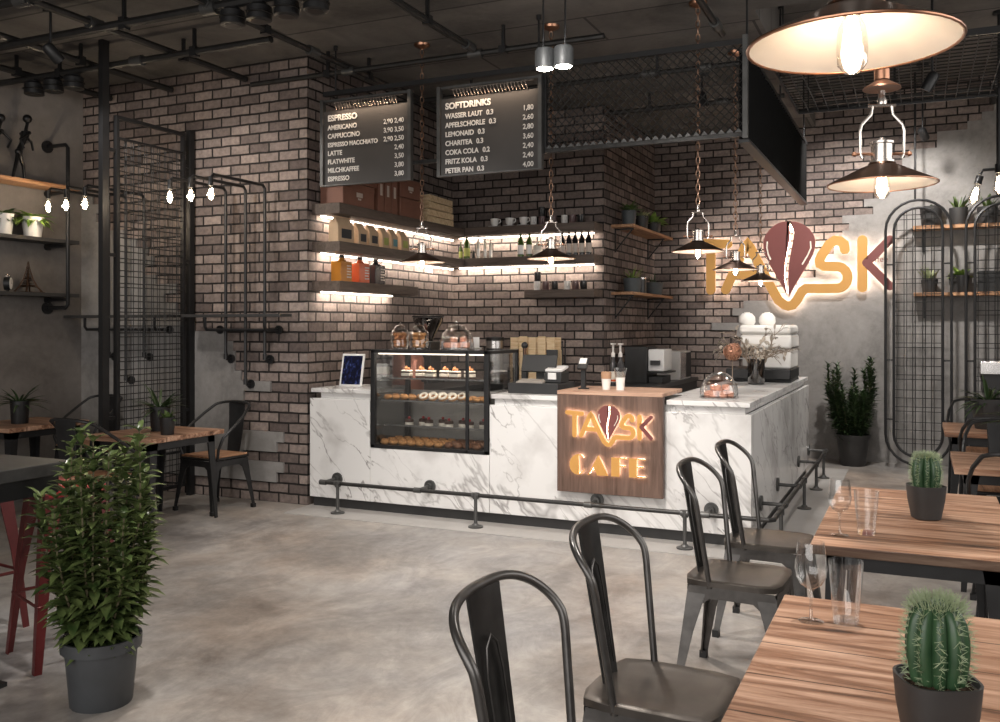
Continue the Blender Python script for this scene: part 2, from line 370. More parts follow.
M['board'] = plain('menu_board_charcoal', (.052,.048,.046), .6, 0, .12, 3); M['text'] = plain('menu_lettering', (.78,.75,.71), .6, 0, .02)
M['boxbrown'] = plain('storage_box_brown', (.20,.088,.058), .6, 0, .1); M['mark'] = plain('pale_print', (.55,.48,.42), .6)
M['kraft'] = plain('kraft_paper', (.56,.40,.26), .75, 0, .08); M['label_black'] = plain('label_black', (.02,.022,.028), .5); M['label_green'] = plain('label_green', (.35,.38,.10), .6)
M['label_teal'] = plain('label_teal', (.10,.25,.27), .6)
M['amber'] = plain('amber_syrup', (.42,.17,.025), .2); M['orange'] = plain('orange_syrup', (.58,.10,.035), .2); M['syrup_black'] = plain('dark_syrup', (.03,.028,.03), .2)
M['bottle_green'] = plain('green_bottle_glass', (.06,.10,.02), .1); M['bottle_dark'] = plain('dark_bottle_glass', (.012,.012,.013), .1)
M['mug_brown'] = plain('brown_glaze', (.13,.075,.075), .3); M['mug_black'] = plain('black_glaze', (.015,.015,.016), .3); M['jar_pale'] = plain('pale_jar', (.62,.58,.5), .3)
M['cookie'] = plain('baked_cookie', (.45,.20,.09), .7, 0, .4, 40, .3, .4); M['bun'] = plain('baked_bun', (.52,.25,.09), .6, 0, .4, 22); M['bun_dark'] = plain('chocolate_bun', (.20,.085,.04), .6, 0, .5, 22)
M['peach'] = plain('pink_macaron', (.68,.34,.24), .65, 0, .12); M['cream'] = plain('cream_icing', (.80,.73,.63), .5, 0, .06); M['choc'] = plain('chocolate_sponge', (.055,.025,.018), .6)
M['cherry'] = plain('red_cherry', (.40,.02,.03), .3); M['steel'] = plain('stainless_steel', (.55,.54,.53), .25, .9, .08)
M['black_top'] = plain('black_worktop', (.022,.022,.023), .35, 0, .2); M['black_plastic'] = plain('black_plastic', (.009,.009,.0095), .5); M['dark_grey'] = plain('dark_grey_plastic', (.018,.018,.019), .5)
M['screen'] = None
m, nt, b = nm('tablet_screen'); n = N(nt, 'ShaderNodeTexNoise', Scale=38.0, Detail=3.0); nt.links.new(coords(nt, (1,1,.55)), n.inputs['Vector'])
r = ramp(nt, n.outputs['Fac'], [(.46, (.004,.005,.014)), (.62, (.010,.014,.050)), (.80, (.09,.13,.30))]); nt.links.new(r.outputs[0], b.inputs['Base Color']); nt.links.new(r.outputs[0], b.inputs['Emission Color'])
b.inputs['Emission Strength'].default_value = .35; b.inputs['Roughness'].default_value = .15; M['screen'] = m
M['cardboard'] = plain('cardboard_sleeve', (.42,.25,.15), .8); M['wire'] = plain('thin_black_wire', (.03,.03,.03), .5, .5)
M['mesh'] = plain('expanded_mesh', (.05,.05,.05), .5, .5)
M['wood_seat'] = wood('seat_wood', (.12,.055,.03), (.30,.15,.08), (.42,.24,.14), 0, 1.4, .5)
M['bottle_white'] = plain('frosted_pump', (.74,.70,.66), .3)

# ------------------------------------------------------------------ setting
X1, Y1, Y2, X2, Y3, XL, ZC = -4.99, 6.74, 9.58, -3.14, 11.7, -7.78, 4.03
XR, ZH = 3.4, 4.45
struct('floor', MB().box(XL-.2, -3, -.12, XR+.2, Y3+.2, 0), M['floor'])
struct('trim_1', MB().box(-4.95, 6.36, 0, -.72, 6.74, .008).box(-1.12, 6.74, 0, -.72, 10.9, .008), M['apron'])
struct('ceiling', MB().box(XL-.2, -3, ZC, XR+.2, 7.2, ZC+.7).box(XL-.2, 7.2, ZC, -1.15, Y3+.2, ZC+.7).box(-1.15, 7.2, ZH, XR+.2, Y3+.2, ZH+.28), M['ceiling'])
struct('wall_left', MB().box(XL-.2, -3, 0, XL, Y1+.2, ZC), M['plaster_wall'])
struct('wall_right', MB().box(XR, -3, 0, XR+.2, Y3+.2, ZH), M['plaster_wall'])
struct('wall_front_left', MB().box(XL, Y1, 0, X1-.2, Y1+.2, ZC), M['brick_x'])
struct('wall_alcove_left', MB().box(X1-.2, Y1, 0, X1, Y2, ZC), M['brick_y'])
struct('wall_alcove_back', MB().box(X1-.2, Y2, 0, X2-.2, Y2+.2, ZC), M['brick_x'])
struct('wall_alcove_right', MB().box(X2-.2, Y2, 0, X2, Y3, ZC), M['brick_y'])
struct('wall_back', MB().box(X2-.2, Y3, 0, XR+.2, Y3+.2, ZH), M['brick_x'])
# plaster over the brick, broken off along the brick courses
def plaster(name, rows, Y, side, far):
    mb = MB(); th = .022; h = .0915
    for k in range(60):
        ko = int((k+.5)*h/.112)                        # rows were measured at a coarser pitch
        if ko not in rows: continue
        x = rows[ko]+(.045 if (k*7) % 3 == 0 else -.03)
        a, c = (far, x) if side < 0 else (x, far)
        mb.box(a, Y-th, k*h, c, Y, k*h+h+.0004)
    return struct(name, mb, M['plaster'])
lw = {13:228, 12:228, 11:237, 10:237, 9:273, 8:246, 7:236, 6:236, 5:279, 4:279, 3:245, 2:279}
rows = {k: onY(u, 380, Y1-.02)[0] for k, u in lw.items()}
for k, u in {14:196, 15:178, 16:166, 17:172, 18:158, 19:146, 20:150, 21:138, 22:120, 23:104, 24:98, 25:94}.items(): rows[k] = onY(u, 280, Y1-.02)[0]
plaster('wall_plaster_left', rows, Y1, -1, XL)
rw = {34:963, 33:940, 32:905, 31:905, 30:868, 29:868, 28:890, 27:860, 26:876, 25:845, 24:845, 23:830, 22:830, 21:812, 20:812, 19:800, 18:790, 17:774, 16:746, 15:735, 14:714}
rows = {k: onY(u, 250, Y3-.02)[0] for k, u in rw.items()}
for k in range(14): rows[k] = onY(745 - 6*(k % 3), 250, Y3-.02)[0]
for k in (35, 36, 37, 38, 39): rows[k] = onY(985+12*(k-35), 150, Y3-.02)[0]
plaster('wall_plaster_right', rows, Y3, 1, XR)

# ------------------------------------------------------------------ service counter
CX0, CX1, CYB = -4.96, -1.10, 10.50
KX0, KX1 = -4.325, -3.185                      # the display case bay
t = thing('service_counter', 'long white marble service counter with grey veins and charcoal kick board', 'counter', (-3, 6.9, 0))
def lp(mb, name, m, par, bevel=0, base=(-3, 6.9, 0), **k):
    """part given in room coordinates"""
    mb.v = [(x-base[0], y-base[1], z-base[2]) for x, y, z in mb.v]
    return mb.build(name, m, par, bevel=bevel, **k)
g = .003
lp(MB().box(CX0, Y1, .083, KX0-g, Y1+.04, .962), 'front_panel', M['marble'], t, .003)
lp(MB().box(KX0, Y1, .083, KX1, Y1+.04, .552), 'front_panel', M['marble'], t, .003)
lp(MB().box(KX1+g, Y1, .083, CX1, Y1+.04, .962), 'front_panel', M['marble'], t, .003)
lp(MB().box(CX1-.04, Y1+.041, .083, CX1, CYB, .962), 'side_panel', M['marble'], t, .003)
lp(MB().box(CX0+.02, Y1+.03, 0, CX1-.03, Y1+.06, .082).box(CX1-.06, Y1+.061, 0, CX1-.03, CYB-.02, .082), 'kick_board', M['kick'], t)
lp(MB().box(CX0+.09, Y1+.045, .962, KX0-.02, Y1+.07, 1.012), 'riser', M['marble'], t)
lp(MB().box(KX1+.03, Y1+.045, .962, CX1-.05, Y1+.07, 1.012).box(CX1-.075, Y1+.07, .962, CX1-.05, CYB-.03, 1.012), 'riser', M['marble'], t)
lp(MB().box(-1.78, CYB-.03, .083, CX1-.041, CYB, .96), 'end_panel', M['marble'], t)
lp(MB().box(KX0, 7.42, .083, CX1-.72, 7.45, 1.012).box(-1.80, 7.46, .083, -1.77, CYB-.04, 1.012).box(CX0, 7.42, .083, KX0, 7.45, .96), 'back_panel', plain('grey_laminate', (.34,.32,.305), .5), t)
def ctop(name, boxes, label, base):
    mb = MB()
    for bx in boxes: mb.box(*bx)
    mb.v = [(x-base[0], y-base[1], z-base[2]) for x, y, z in mb.v]
    o = mb.build(name, M['marble'], bevel=.004); o.location = base; return tag(o, label, 'countertop')
ctop('marble_countertop', [(CX0+.005, Y1+.01, 1.0125, KX0-.005, 7.44, 1.05)], 'short white marble worktop left of the pastry case, under the tablet', (-4.6, 7.1, 1.0125))
ctop('marble_countertop', [(KX1+.012, Y1+.01, 1.0125, -2.576, 7.46, 1.05), (-2.576, 7.30, 1.0125, -1.724, 7.46, 1.05), (-1.724, Y1+.01, 1.0125, CX1-.01, 7.46, 1.05), (-1.80, 7.46, 1.0125, CX1-.01, CYB, 1.05)],
     'long white marble worktop turning the corner right of the pastry case', (-2, 7.1, 1.0125))

# backlit logo, drawn in wall metres around its centre
WY = Y3-.07
def wpt(u, v):
    q = onY(u, v, WY); c = onY(790, 262, WY); return (q[0]-c[0], q[2]-c[2])
def L8(x, y): return wpt(700+x/4.51, 160+y/4.51)
sw = abs(wpt(715.3,270)[0]-wpt(706.9,270)[0])
arc = lambda cx, cy, r, a0, a1, n=8: [L8(cx+r*math.cos(math.radians(a0+(a1-a0)*i/n)), cy-r*math.sin(math.radians(a0+(a1-a0)*i/n))) for i in range(n+1)]
STROKES = {
 'letter_t': [[L8(-22,376), L8(127,380)], [L8(51,380), L8(51,588)]],
 'letter_a': [[L8(118,586), L8(205,392), L8(216,380), L8(228,394), L8(312,556), L8(355,632), L8(382,654), L8(400,659), L8(420,654), L8(440,630), L8(462,592), L8(480,580), L8(560,580), L8(618,579)]+arc(618,530,49,-85,80,8)+[L8(560,480), L8(543,470), L8(540,452), L8(552,428), L8(585,380), L8(608,364), L8(632,366), L8(650,380), L8(654,404)], [L8(165,518), L8(285,520)]],
 'letter_k': [[L8(733,362), L8(733,576)]],
}
CHEV = [[L8(857,360), L8(752,464)], [L8(752,464), L8(857,570)]]
def bean(n=26):
    out = []
    for i in range(n):                                   # teardrop outline, tip at the bottom
        a = math.radians(-90+360*i/n); x = math.cos(a); y = math.sin(a)
        out.append((x, y))
    L_ = [(404,278),(372,281),(345,291),(318,312),(298,338),(288,368),(288,400),(297,432),(313,466),(332,500),(352,534),(372,570),(386,596),(396,614)]
    R_ = [(404,278),(440,281),(470,292),(496,312),(514,338),(522,366),(520,398),(509,430),(492,462),(472,496),(450,532),(430,566),(416,592),(402,618)]
    Ck = [(404,278),(412,300),(416,330),(414,360),(408,390),(402,420),(397,450),(393,480),(391,510),(391,540),(393,570),(395,596),(398,616)]
    left = [L8(x, y) for x, y in L_]+[L8(x-9, y) for x, y in reversed(Ck[:-3])]
    right = [L8(x+9, y) for x, y in Ck[:-3]]+[L8(x, y) for x, y in reversed(R_)]
    return left, right
def logo(root, k, cx, cz, y_face, depth, gap, halo):
    """letters stand 'gap' off the board at y_face (towards -Y), glowing plates behind them"""
    fn = lambda p, q, d: (cx+p*k-root.location.x, y_face-d-root.location.y, cz+q*k-root.location.z)
    glow = MB()
    for nme, sts in STROKES.items():
        mb = MB()
        for s in sts:
            mb.strip([Vector(p) for p in s], sw*1.06, fn, gap+depth, gap)
            glow.strip([Vector(p) for p in s], sw*.78, fn, gap-.003, gap*.6)
        mb.build(nme, M['gold'], root, smooth=False)
    mb = MB()
    for s in CHEV:
        mb.strip(s, sw*.92, fn, gap+depth, gap); glow.strip(s, sw*.74, fn, gap-.003, gap*.6)
    mb.build('letter_k_arms', M['maroon'], root, smooth=False)
    mb = MB()
    for pl in bean(): mb.prism(list(reversed(pl)), fn, gap+depth, gap)
    mb.build('coffee_bean_emblem', M['maroon'], root, smooth=False)
    fh = lambda p, q, d: fn(p, q, d+gap+depth)
    for hl in ([L8(306,372), L8(304,398), L8(310,425), L8(320,448)], [L8(500,370), L8(502,398), L8(488,430), L8(464,470)]): MB().strip(hl, sw*.16, fh, .004, -.001).build('bean_highlight', M['cream'], root, smooth=False)
    for pl in bean(): glow.prism(list(reversed([(p[0]*.93, p[1]*.93-.0) for p in pl])), fn, gap-.001, gap*.55)
    glow.build('backlight', halo, root, smooth=False)
def text(body, size, m, name, parent, loc, rot=(PI/2,0,0), extrude=.002, offset=0.0, align='LEFT', xs=1.0):
    c = bpy.data.curves.new(name, 'FONT'); c.body = body; c.size = size; c.extrude = extrude; c.offset = offset; c.align_x = align
    tmp = bpy.data.objects.new('tmp', c); COL.objects.link(tmp); bpy.context.view_layer.update()
    me = bpy.data.meshes.new_from_object(tmp); bpy.data.objects.remove(tmp); bpy.data.curves.remove(c)
    me.materials.clear(); me.materials.append(m)
    o = bpy.data.objects.new(name, me); COL.objects.link(o); o.location = loc; o.rotation_euler = rot; o.scale = (xs, 1, 1)
    if parent: o.parent = parent
    return o
c0 = onY(790, 262, WY)
t = thing('wall_sign', 'large gold and maroon backlit TASK lettering with coffee bean on back wall', 'sign', (c0[0], Y3, c0[2]))
logo(t, 1.0, c0[0], c0[2], Y3-.024, .035, .055, M['halo'])
text('coffee', .10, M['maroon'], 'small_lettering', t, (.86, -.10, -.03))

# walnut sign box lapped over the counter front
SX0, SX1, SY = -2.569, -1.731, 6.675
t = thing('counter_sign', 'walnut panel on counter front with glowing TASK CAFE lettering', 'sign', (-2.15, SY, .319))
def lp2(mb, name, m, bevel=0, **k): return lp(mb, name, m, t, bevel, (-2.15, SY, .319), **k)
lp2(MB().box(SX0, SY, .319, SX1, SY+.058, 1.072), 'front_board', M['sign'], .003)
lp2(MB().box(SX0, SY, 1.0735, SX1, 7.29, 1.103), 'top_board', M['sign_top'], .003)
a0, a1 = onY(566.5, 415, SY-.02), onY(652.5, 440, SY-.02)
kk = (a1[0]-a0[0])/(wpt(893.5, 260)[0]-wpt(693, 260)[0])
bt_ = onY(609, 405.4, SY-.02)
lc = (bt_[0]-wpt(789.8,221.6)[0]*kk, bt_[2]-wpt(789.8,221.6)[1]*kk)
logo(t, kk, lc[0], lc[1], SY, .012, .017, M['halo_small'])
text('coffee', .028, M['maroon'], 'small_lettering', t, (lc[0]+.235+2.15, -.03, lc[1]-.319+.004))
def cp(x, y):
    q = onY(550+x/6.015, 380+y/6.015, SY-.02); return (q[0]+2.15, q[2]-.319)
CAFE = {
 'letter_c': [[(172,446),(160,447),(142,455),(128,472),(121,492),(120,512),(124,532),(135,550),(150,562),(166,567),(176,566)],
              [(172,446),(188,449),(199,457),(205,470),(203,472),(192,458),(178,453),(168,453)], [(176,566),(190,563),(203,552),(211,538),(209,536),(198,549),(184,558),(168,560)]],
 'letter_a': [[(290,456),(300,470),(350,576),(286,573),(262,520)], [(290,456),(296,460),(236,571),(228,570)], [(252,538),(300,541),(300,546),(250,543)]],
 'letter_f': [[(370,466),(418,468),(418,581),(370,578)], [(418,468),(466,471),(465,478),(418,475)], [(418,515),(455,517),(455,524),(418,522)]],
 'letter_e': [[(477,471),(521,473),(521,587),(477,584)], [(521,473),(577,477),(576,484),(521,480)], [(521,521),(564,524),(564,531),(521,528)], [(521,580),(579,584),(578,590),(521,587)]],
}
gl = MB()
for nme, pls in CAFE.items():
    mb = MB(); fn = lambda p, q, d: (p, -d, q)
    for pl in pls:
        P = [cp(*p) for p in pl]; mb.prism(list(reversed(P)), fn, .029+.0006*pls.index(pl), .017)
        cx_ = sum(p[0] for p in P)/len(P); cz_ = sum(p[1] for p in P)/len(P)
        gl.prism(list(reversed([(cx_+(p[0]-cx_)*.85, cz_+(p[1]-cz_)*.85) for p in P])), fn, .0145, .010)
    mb.build(nme, M['gold'], t, smooth=False)
gl.build('backlight', M['halo_small'], t, smooth=False)

# foot rail along both faces
RZ, RY, RXX = .262, 6.52, -.915
t = thing('foot_rail', 'dark iron pipe foot rail running round the marble counter base', 'foot rail', (-3, RY, 0))
def fr(mb, name, m): return lp(mb, name, m, t, 0, (-3, RY, 0))
fr(MB().tube([(-4.66, RY, RZ), (RXX-.03, RY, RZ), (RXX, RY+.03, RZ), (RXX, 10.45, RZ)], .0165, 10), 'rail_pipe', M['pipe'])
for x in (-4.51, -3.20, -1.53): 
    fr(MB().cyl((x, RY, .02), (x, RY, RZ), .014).lathe([(.06,.008),(.06,.018),(.03,.026),(.02,.04)], 16, (x, RY, 0)).cyl((x,RY,RZ-.03),(x,RY,RZ+.02),.024).cyl((x-.03,RY,RZ),(x+.03,RY,RZ),.023), 'rail_post', M['rosette'])
for y in (6.9, 8.38, 9.4, 10.15):
    fr(MB().cyl((RXX, y, .02), (RXX, y, RZ), .014).lathe([(.06,.008),(.06,.018),(.03,.026),(.02,.04)], 16, (RXX, y, 0)).cyl((RXX,y,RZ-.03),(RXX,y,RZ+.02),.024), 'rail_post', M['rosette'])
for x in (-4.66, -3.73, -2.26, -1.385):
    fr(MB().cyl((x, RY, RZ), (x, Y1-.001, RZ), .014).cyl((x, Y1-.018, RZ), (x, Y1-.001, RZ), .052, .052, 18).cyl((x, Y1-.05, RZ), (x, Y1-.018, RZ), .03).cyl((x-.03,RY,RZ),(x+.03,RY,RZ),.023), 'wall_flange', M['rosette'])
for y in (7.13, 8.03, 9.5, 10.4):
    fr(MB().cyl((RXX, y, RZ), (CX1+.001, y, RZ), .014).cyl((CX1+.018, y, RZ), (CX1+.001, y, RZ), .058, .058, 18).cyl((RXX,y-.03,RZ),(RXX,y+.03,RZ),.023), 'wall_flange', M['rosette'])

# ------------------------------------------------------------------ pastry display case
t = thing('display_case', 'black framed glass pastry display case set into marble counter', 'display case', (-3.75, 7.05, .555))
B0 = (-3.75, 7.05, .555)
def dc(mb, name, m, bevel=0): return lp(mb, name, m, t, bevel, B0)
x0, x1, y0, y1, z0, z1 = KX0+.006, KX1-.006, Y1-.006, 7.36, .555, 1.40
w = .040
fm = MB()
for x in (x0, x1-w):
    for y in (y0, y1-w): fm.box(x, y, z0, x+w, y+w, z1)
fm.box(-3.40, y0, z0, -3.375, y0+.025, z1)
for z in (z0, z1-.028):
    fm.box(x0, y0, z, x1, y0+w, z+.028).box(x0, y1-w, z, x1, y1, z+.028).box(x0, y0, z, x0+w, y1, z+.028).box(x1-w, y0, z, x1, y1, z+.028)
dc(fm, 'case_frame', M['black'], .003)
dc(MB().box(x0+w, y0+w, z0, x1-w, y1-w, z0+.02), 'base_tray', M['dark_grey'])
dc(MB().box(x0+w, y0+.010, z0+.03, x1-w, y0+.015, z1-.03), 'front_glass', M['case_glass'])
for xg in (x0+.010, x1-.015): dc(MB().box(xg, y0+w, z0+.03, xg+.005, y1-w, z1-.03), 'side_glass', M['case_glass'])
dc(MB().box(x0+.002, y0+.002, z1, x1-.002, y1, z1+.006), 'top_glass', M['case_glass'])
SH = {'cake': (1.155, 6.86), 'donut': (.965, 6.82), 'cherry': (.742, 6.90)}
for k, (z, yy) in SH.items():
    dc(MB().box(x0+w, yy, z-.008, x1-w, y1-w, z), 'glass_shelf', M['case_glass'])
    dc(MB().box(x0+w, yy-.004, z-.012, x1-w, yy, z+.002), 'shelf_edge', M['steel'])
dc(MB().box(x0+.05, y0+.05, z1-.04, x1-.05, y0+.065, z1-.028), 'case_light', M['led_dim'])
lamp('case_lamp', 'AREA', (0, 0-.15, z1-.05-.555), 5, (1,.86,.7), t, shape='RECTANGLE', size=1.0, size_y=.1)

def layered_cake(label, grp):
    r = thing('cake_slice', label, 'cake', group=grp)
    MB().box(-.042,-.032,0, .042,.032,.014).build('sponge_base', M['choc'], r, bevel=.003)
    MB().box(-.042,-.032,.0145, .042,.032,.042).build('cream_layer', M['cream'], r, bevel=.004)
    MB().box(-.043,-.033,.0425, .043,.033,.052).build('chocolate_layer', M['choc'], r, bevel=.003)
    MB().box(-.042,-.032,.0525, .042,.032,.066).build('icing', M['cream'], r, bevel=.005)
    MB().sph((-.008,0,.080), .017, 8, 6).sph((.016,.008,.077), .012, 8, 6).sph((-.002,.002,.097), .008, 8, 6).build('topping', M['cookie'], r)
    return r
c = layered_cake('layered cream cake slice on the top glass shelf of the pastry case', 'cake slices on the top shelf of the case')
for i in range(6):
    p = (-4.06+i*.118, 6.915+(.045 if i % 2 else 0), SH['cake'][0]+.0005)
    if i == 0: c.location = p
    else: dup(c, p)
def ring(name, label, cat, mats, grp):
    r = thing(name, label, cat, group=grp)
    mb = MB(); Mt = Matrix.Translation((0,0,.0235)) @ Matrix.Rotation(math.radians(38),4,'X'); mb.M = Mt; pts = [(.030*math.cos(a), .030*math.sin(a), .014) for a in [2*PI*i/16 for i in range(16)]]
    mb.tube(pts, .0155, 9, closed=True).build('dough_ring', M[mats[0]], r)
    mb = MB(Mt); mb.tube([(.030*math.cos(a), .030*math.sin(a), .0195) for a in [2*PI*i/16 for i in range(16)]], .0132, 8, closed=True).build('icing', M[mats[1]], r)
    return r
d1 = ring('donut', 'white iced ring donut in the middle of the second glass shelf', 'donut', ('bun', 'cream'), 'iced donuts on the second shelf')
for i in range(8):
    p = (-3.865+(i % 4)*.094+(i//4)*.03, 6.875+(i//4)*.10, SH['donut'][0]+.0005)
    if i == 0: d1.location = p
    else: dup(d1, p)
def bun(name, label, cat, m, grp, sx=1.25, r=.033):
    mb = MB(); mb.sph((0,0,r*.62), r, 12, 8, sx, .95, .62)
    for k in (-1, 0, 1): mb.tube([(k*r*.5, -r*.75, r*.75), (k*r*.5, -r*.3, r*1.17), (k*r*.5+.004, r*.3, r*1.17), (k*r*.5+.006, r*.75, r*.75)], r*.15, 6)
    o = mb.build(name, M[m]); return tag(o, label, cat, grp)
b1 = bun('pastry_bun', 'golden brown bun on the left half of the second glass shelf', 'bun', 'bun', 'buns left of the donuts')
for i in range(8):
    p = (-4.225+(i % 4)*.083+(i//4)*.02, 6.872+(i//4)*.09, SH['donut'][0]+.0005)
    if i == 0: b1.location = p
    else: dup(b1, p)
b2 = dup(b1, (-3.44, 6.872, SH['donut'][0]+.0005), 0, 'golden brown bun at the right end of the second glass shelf', 'buns right of the donuts')
for i in range(1, 5): dup(b2, (-3.44+(i % 3)*.083, 6.872+(i//3)*.09, SH['donut'][0]+.0005))
r = thing('cherry_cake', 'small dark cake with white base and red cherry on third glass shelf', 'cake', group='cherry cakes on the third shelf')
MB().lathe([(.038,0),(.038,.022)], 16).build('cream_base', M['cream'], r); MB().lathe([(.0385,.0223),(.0385,.045),(.034,.049)], 16).build('sponge_top', M['choc'], r); MB().sph((0,0,.06), .0135, 10, 6).build('cherry', M['cherry'], r)
for i in range(8):
    p = (-4.06+i*.098, 6.955+(.075 if i % 2 else 0), SH['cherry'][0]+.0005)
    if i == 0: r.location = p
    else: dup(r, p)
b3 = bun('pastry_bun', 'golden bun in rows on the left half of the case floor', 'bun', 'bun', 'golden buns on the case floor', 1.1, .040)
for i in range(21):
    p = (-4.22+(i % 7)*.088, 6.815+(i//7)*.115, z0+.0205)
    if i == 0: b3.location = p
    else: dup(b3, p)
b4 = bun('pastry_bun', 'dark chocolate bun in rows on the right half of the case floor', 'bun', 'bun_dark', 'chocolate buns on the case floor', 1.1, .040)
for i in range(12):
    p = (-3.595+(i % 4)*.088, 6.815+(i//4)*.115, z0+.0205)
    if i == 0: b4.location = p
    else: dup(b4, p)

# jars and dome on the case
CT = 1.4065
def jar(label, x, y, m, seed):
    r = thing('cookie_jar', label, 'jar', (x, y, CT))
    MB().lathe([(.065,.004),(.085,.02),(.088,.13),(.066,.16),(.05,.168)], 20, cap=False).lathe([(.055,0),(.055,.004)], 20).build('jar_glass', M['glass'], r)
    MB().lathe([(.05,.169),(.054,.176),(.042,.20),(.015,.208),(.013,.222),(.0,.226)], 20).build('jar_lid', M['glass'], r)
    R = random.Random(seed)
    o = bun('cookie', 'round brown cookie stacked inside '+('left' if m == 'cookie' else 'right')+' glass jar on the pastry case', 'cookie', m, 'cookies in the '+('left' if m == 'cookie' else 'right')+' jar', 1.0, .026)
    n = 0
    for lay in range(4):
        for k in range(4):
            a = 2*PI*k/4+lay*.7; p = (x+.038*math.cos(a), y+.038*math.sin(a), CT+.006+lay*.033)
            if n == 0: o.location = p; q = o
            else:
                q = o.copy(); COL.objects.link(q); q.location = p
            q.rotation_euler = (0, 0, R.random()*6); n += 1
j1, j2 = onY(400, 350, 7.08), onY(419, 350, 7.06)
jar('lidded glass jar of loose cookies at left end of pastry case top', j1[0], 7.08, 'cookie', 1)
jar('lidded glass jar of golden cookies, second on pastry case top', j2[0], 7.06, 'bun', 2)
def dome(label, x, y, z, R0, n, cakelabel, group, knob=True):
    r = thing('glass_dome', label, 'dome', (x, y, z))
    MB().lathe([(R0*1.02,0),(R0*1.02,.010)], 28).build('dome_plate', M['glass'], r)
    prof = [(R0, .0105)]+[(R0*math.cos(a), .03+R0*1.2*math.sin(a)) for a in [i*PI/2/9 for i in range(10)]]
    mb = MB().lathe(prof, 28, cap=False)
    mb.build('dome_cover', M['glass'], r)
    if knob: MB().sph((0,0,.03+R0*1.2+.018), .018, 10, 8).build('dome_knob', M['glass'], r)
    q = tag(MB().lathe([(.0,0),(.026,.002),(.031,.012),(.028,.020),(.031,.028),(.026,.042),(.0,.047)], 14).build('macaron', M['peach']), cakelabel, 'pastry', group)
    k = 0
    for ring_, cnt in ((R0*.58, n), (R0*.2, max(2, n//3))):
        for i in range(cnt):
            a = 2*PI*i/cnt+ring_*9; p = (x+ring_*math.cos(a), y+ring_*math.sin(a), z+.0105)
            o = q if k == 0 else q.copy()
            if k: COL.objects.link(o)
            o.location = p; k += 1
    for i in range(3):
        a = 2*PI*i/3+.5; o = q.copy(); COL.objects.link(o); o.location = (x+R0*.36*math.cos(a), y+R0*.36*math.sin(a), z+.0585)
p = onY(457, 350, 7.02)
dome('clear glass dome of pink pastries on right end of pastry case top', p[0], 7.02, CT, .15, 7, 'pink round pastry under the glass dome on the pastry case', 'pink pastries under the case dome')
dome('clear glass dome of pink pastries near the marble counter corner', -1.40, 7.10, 1.0505, .145, 7, 'pink round pastry under the glass dome at the counter corner', 'pink pastries under the counter dome', False)
p = onY(474, 350, 7.2)
o = MB().box(-.03, 0, 0, .03, .006, .10).box(-.03,0,0,.03,.05,.005).build('card_holder', M['white_paint']); o.location = (p[0]+.02, 7.20, CT); tag(o, 'white card holder standing beside the dome on the pastry case', 'card holder')

# tablet and till printer on the left worktop
t = thing('tablet_stand', 'white framed tablet with dark blue screen leaning on left worktop', 'tablet', onz(350, 387, 1.0505), math.radians(6))
Mx = Matrix.Rotation(math.radians(-14), 4, 'X')
MB(Mx).box(-.115,0,.004, .115,.014,.31).build('tablet_frame', M['white_paint'], t, bevel=.006)
MB(Mx).box(-.095,-.002,.024, .095,.0,.29).build('tablet_screen', M['screen'], t)
MB().box(-.07,.02,0, .07,.16,.008).box(-.012,.10,.008,.012,.115,.20).build('tablet_foot', M['white_paint'], t)
t = thing('card_dispenser', 'white upright card dispenser with grey base behind the tablet', 'dispenser', (-4.475, 7.17, 1.0505))
MB().box(-.08,-.05,0, .08,.05,.06).build('dispenser_base', M['steel'], t, bevel=.006); MB().box(-.07,-.02,.061, .07,.02,.21).build('dispenser_back', M['white_paint'], t, bevel=.005)

# ------------------------------------------------------------------ back counters behind the bar
def backcounter(label, x0, y0, x1, y1, z=.98):
    r = thing('back_counter', label, 'counter', ((x0+x1)/2, (y0+y1)/2, 0)); bb = ((x0+x1)/2, (y0+y1)/2, 0)
    lp(MB().box(x0+.02, y0+.02, 0, x1-.02, y1-.005, z-.041), 'carcass', M['dark_grey'], r, 0, bb)
    lp(MB().box(x0, y0, z-.04, x1, y1-.003, z), 'worktop', M['black_top'], r, .003, bb)
backcounter('black topped back counter along the left alcove wall behind the pastry case', X1+.005, 7.47, -4.30, 8.97)
backcounter('black topped back counter along the rear alcove wall', X1+.005, 8.98, X2-.005, Y2)
backcounter('black topped back counter holding the coffee machine and microwave', X2+.005, 9.0, -2.48, 11.3)
t = thing('kettle_urn', 'tall copper urn behind the left end of the pastry case', 'urn', (-4.52, 7.72, .9805))
MB().lathe([(.15,0),(.155,.02),(.155,.30),(.13,.36),(.05,.385),(.0,.388)], 24).build('urn_body', plain('polished_copper', (.55,.24,.17), .3, .8, .1), t)
MB().lathe([(.02,.389),(.024,.41),(.0,.425)], 12).build('urn_knob', M['black_plastic'], t); MB().tube([(.15,0,.1),(.2,0,.1),(.21,0,.07)], .014).build('urn_tap', M['black_plastic'], t)
t = thing('coffee_grinder', 'black coffee grinder with wide hopper on back counter behind the jars', 'grinder', (-4.52, 8.12, 1.0305))
MB().box(-.11,-.15,0, .11,.15,.05).box(-.085,-.10,.05, .085,.12,.42).build('grinder_body', M['black_plastic'], t, bevel=.01)
MB().lathe([(.05,.421),(.06,.46),(.15,.62),(.155,.66)], 22, cap=False).build('hopper', M['smoke'], t); MB().lathe([(.16,.661),(.165,.675),(.0,.68)], 22).build('hopper_lid', M['black_plastic'], t)
MB().box(-.03,-.21,.22, .03,-.1,.26).cyl((0,-.17,.10),(0,-.17,.16),.04).build('grinder_spout', M['steel'], t)
t = thing('grinder_canister', 'dark cylindrical canister beside the grinder behind the dome', 'canister', (-4.30, 9.25, .9805))
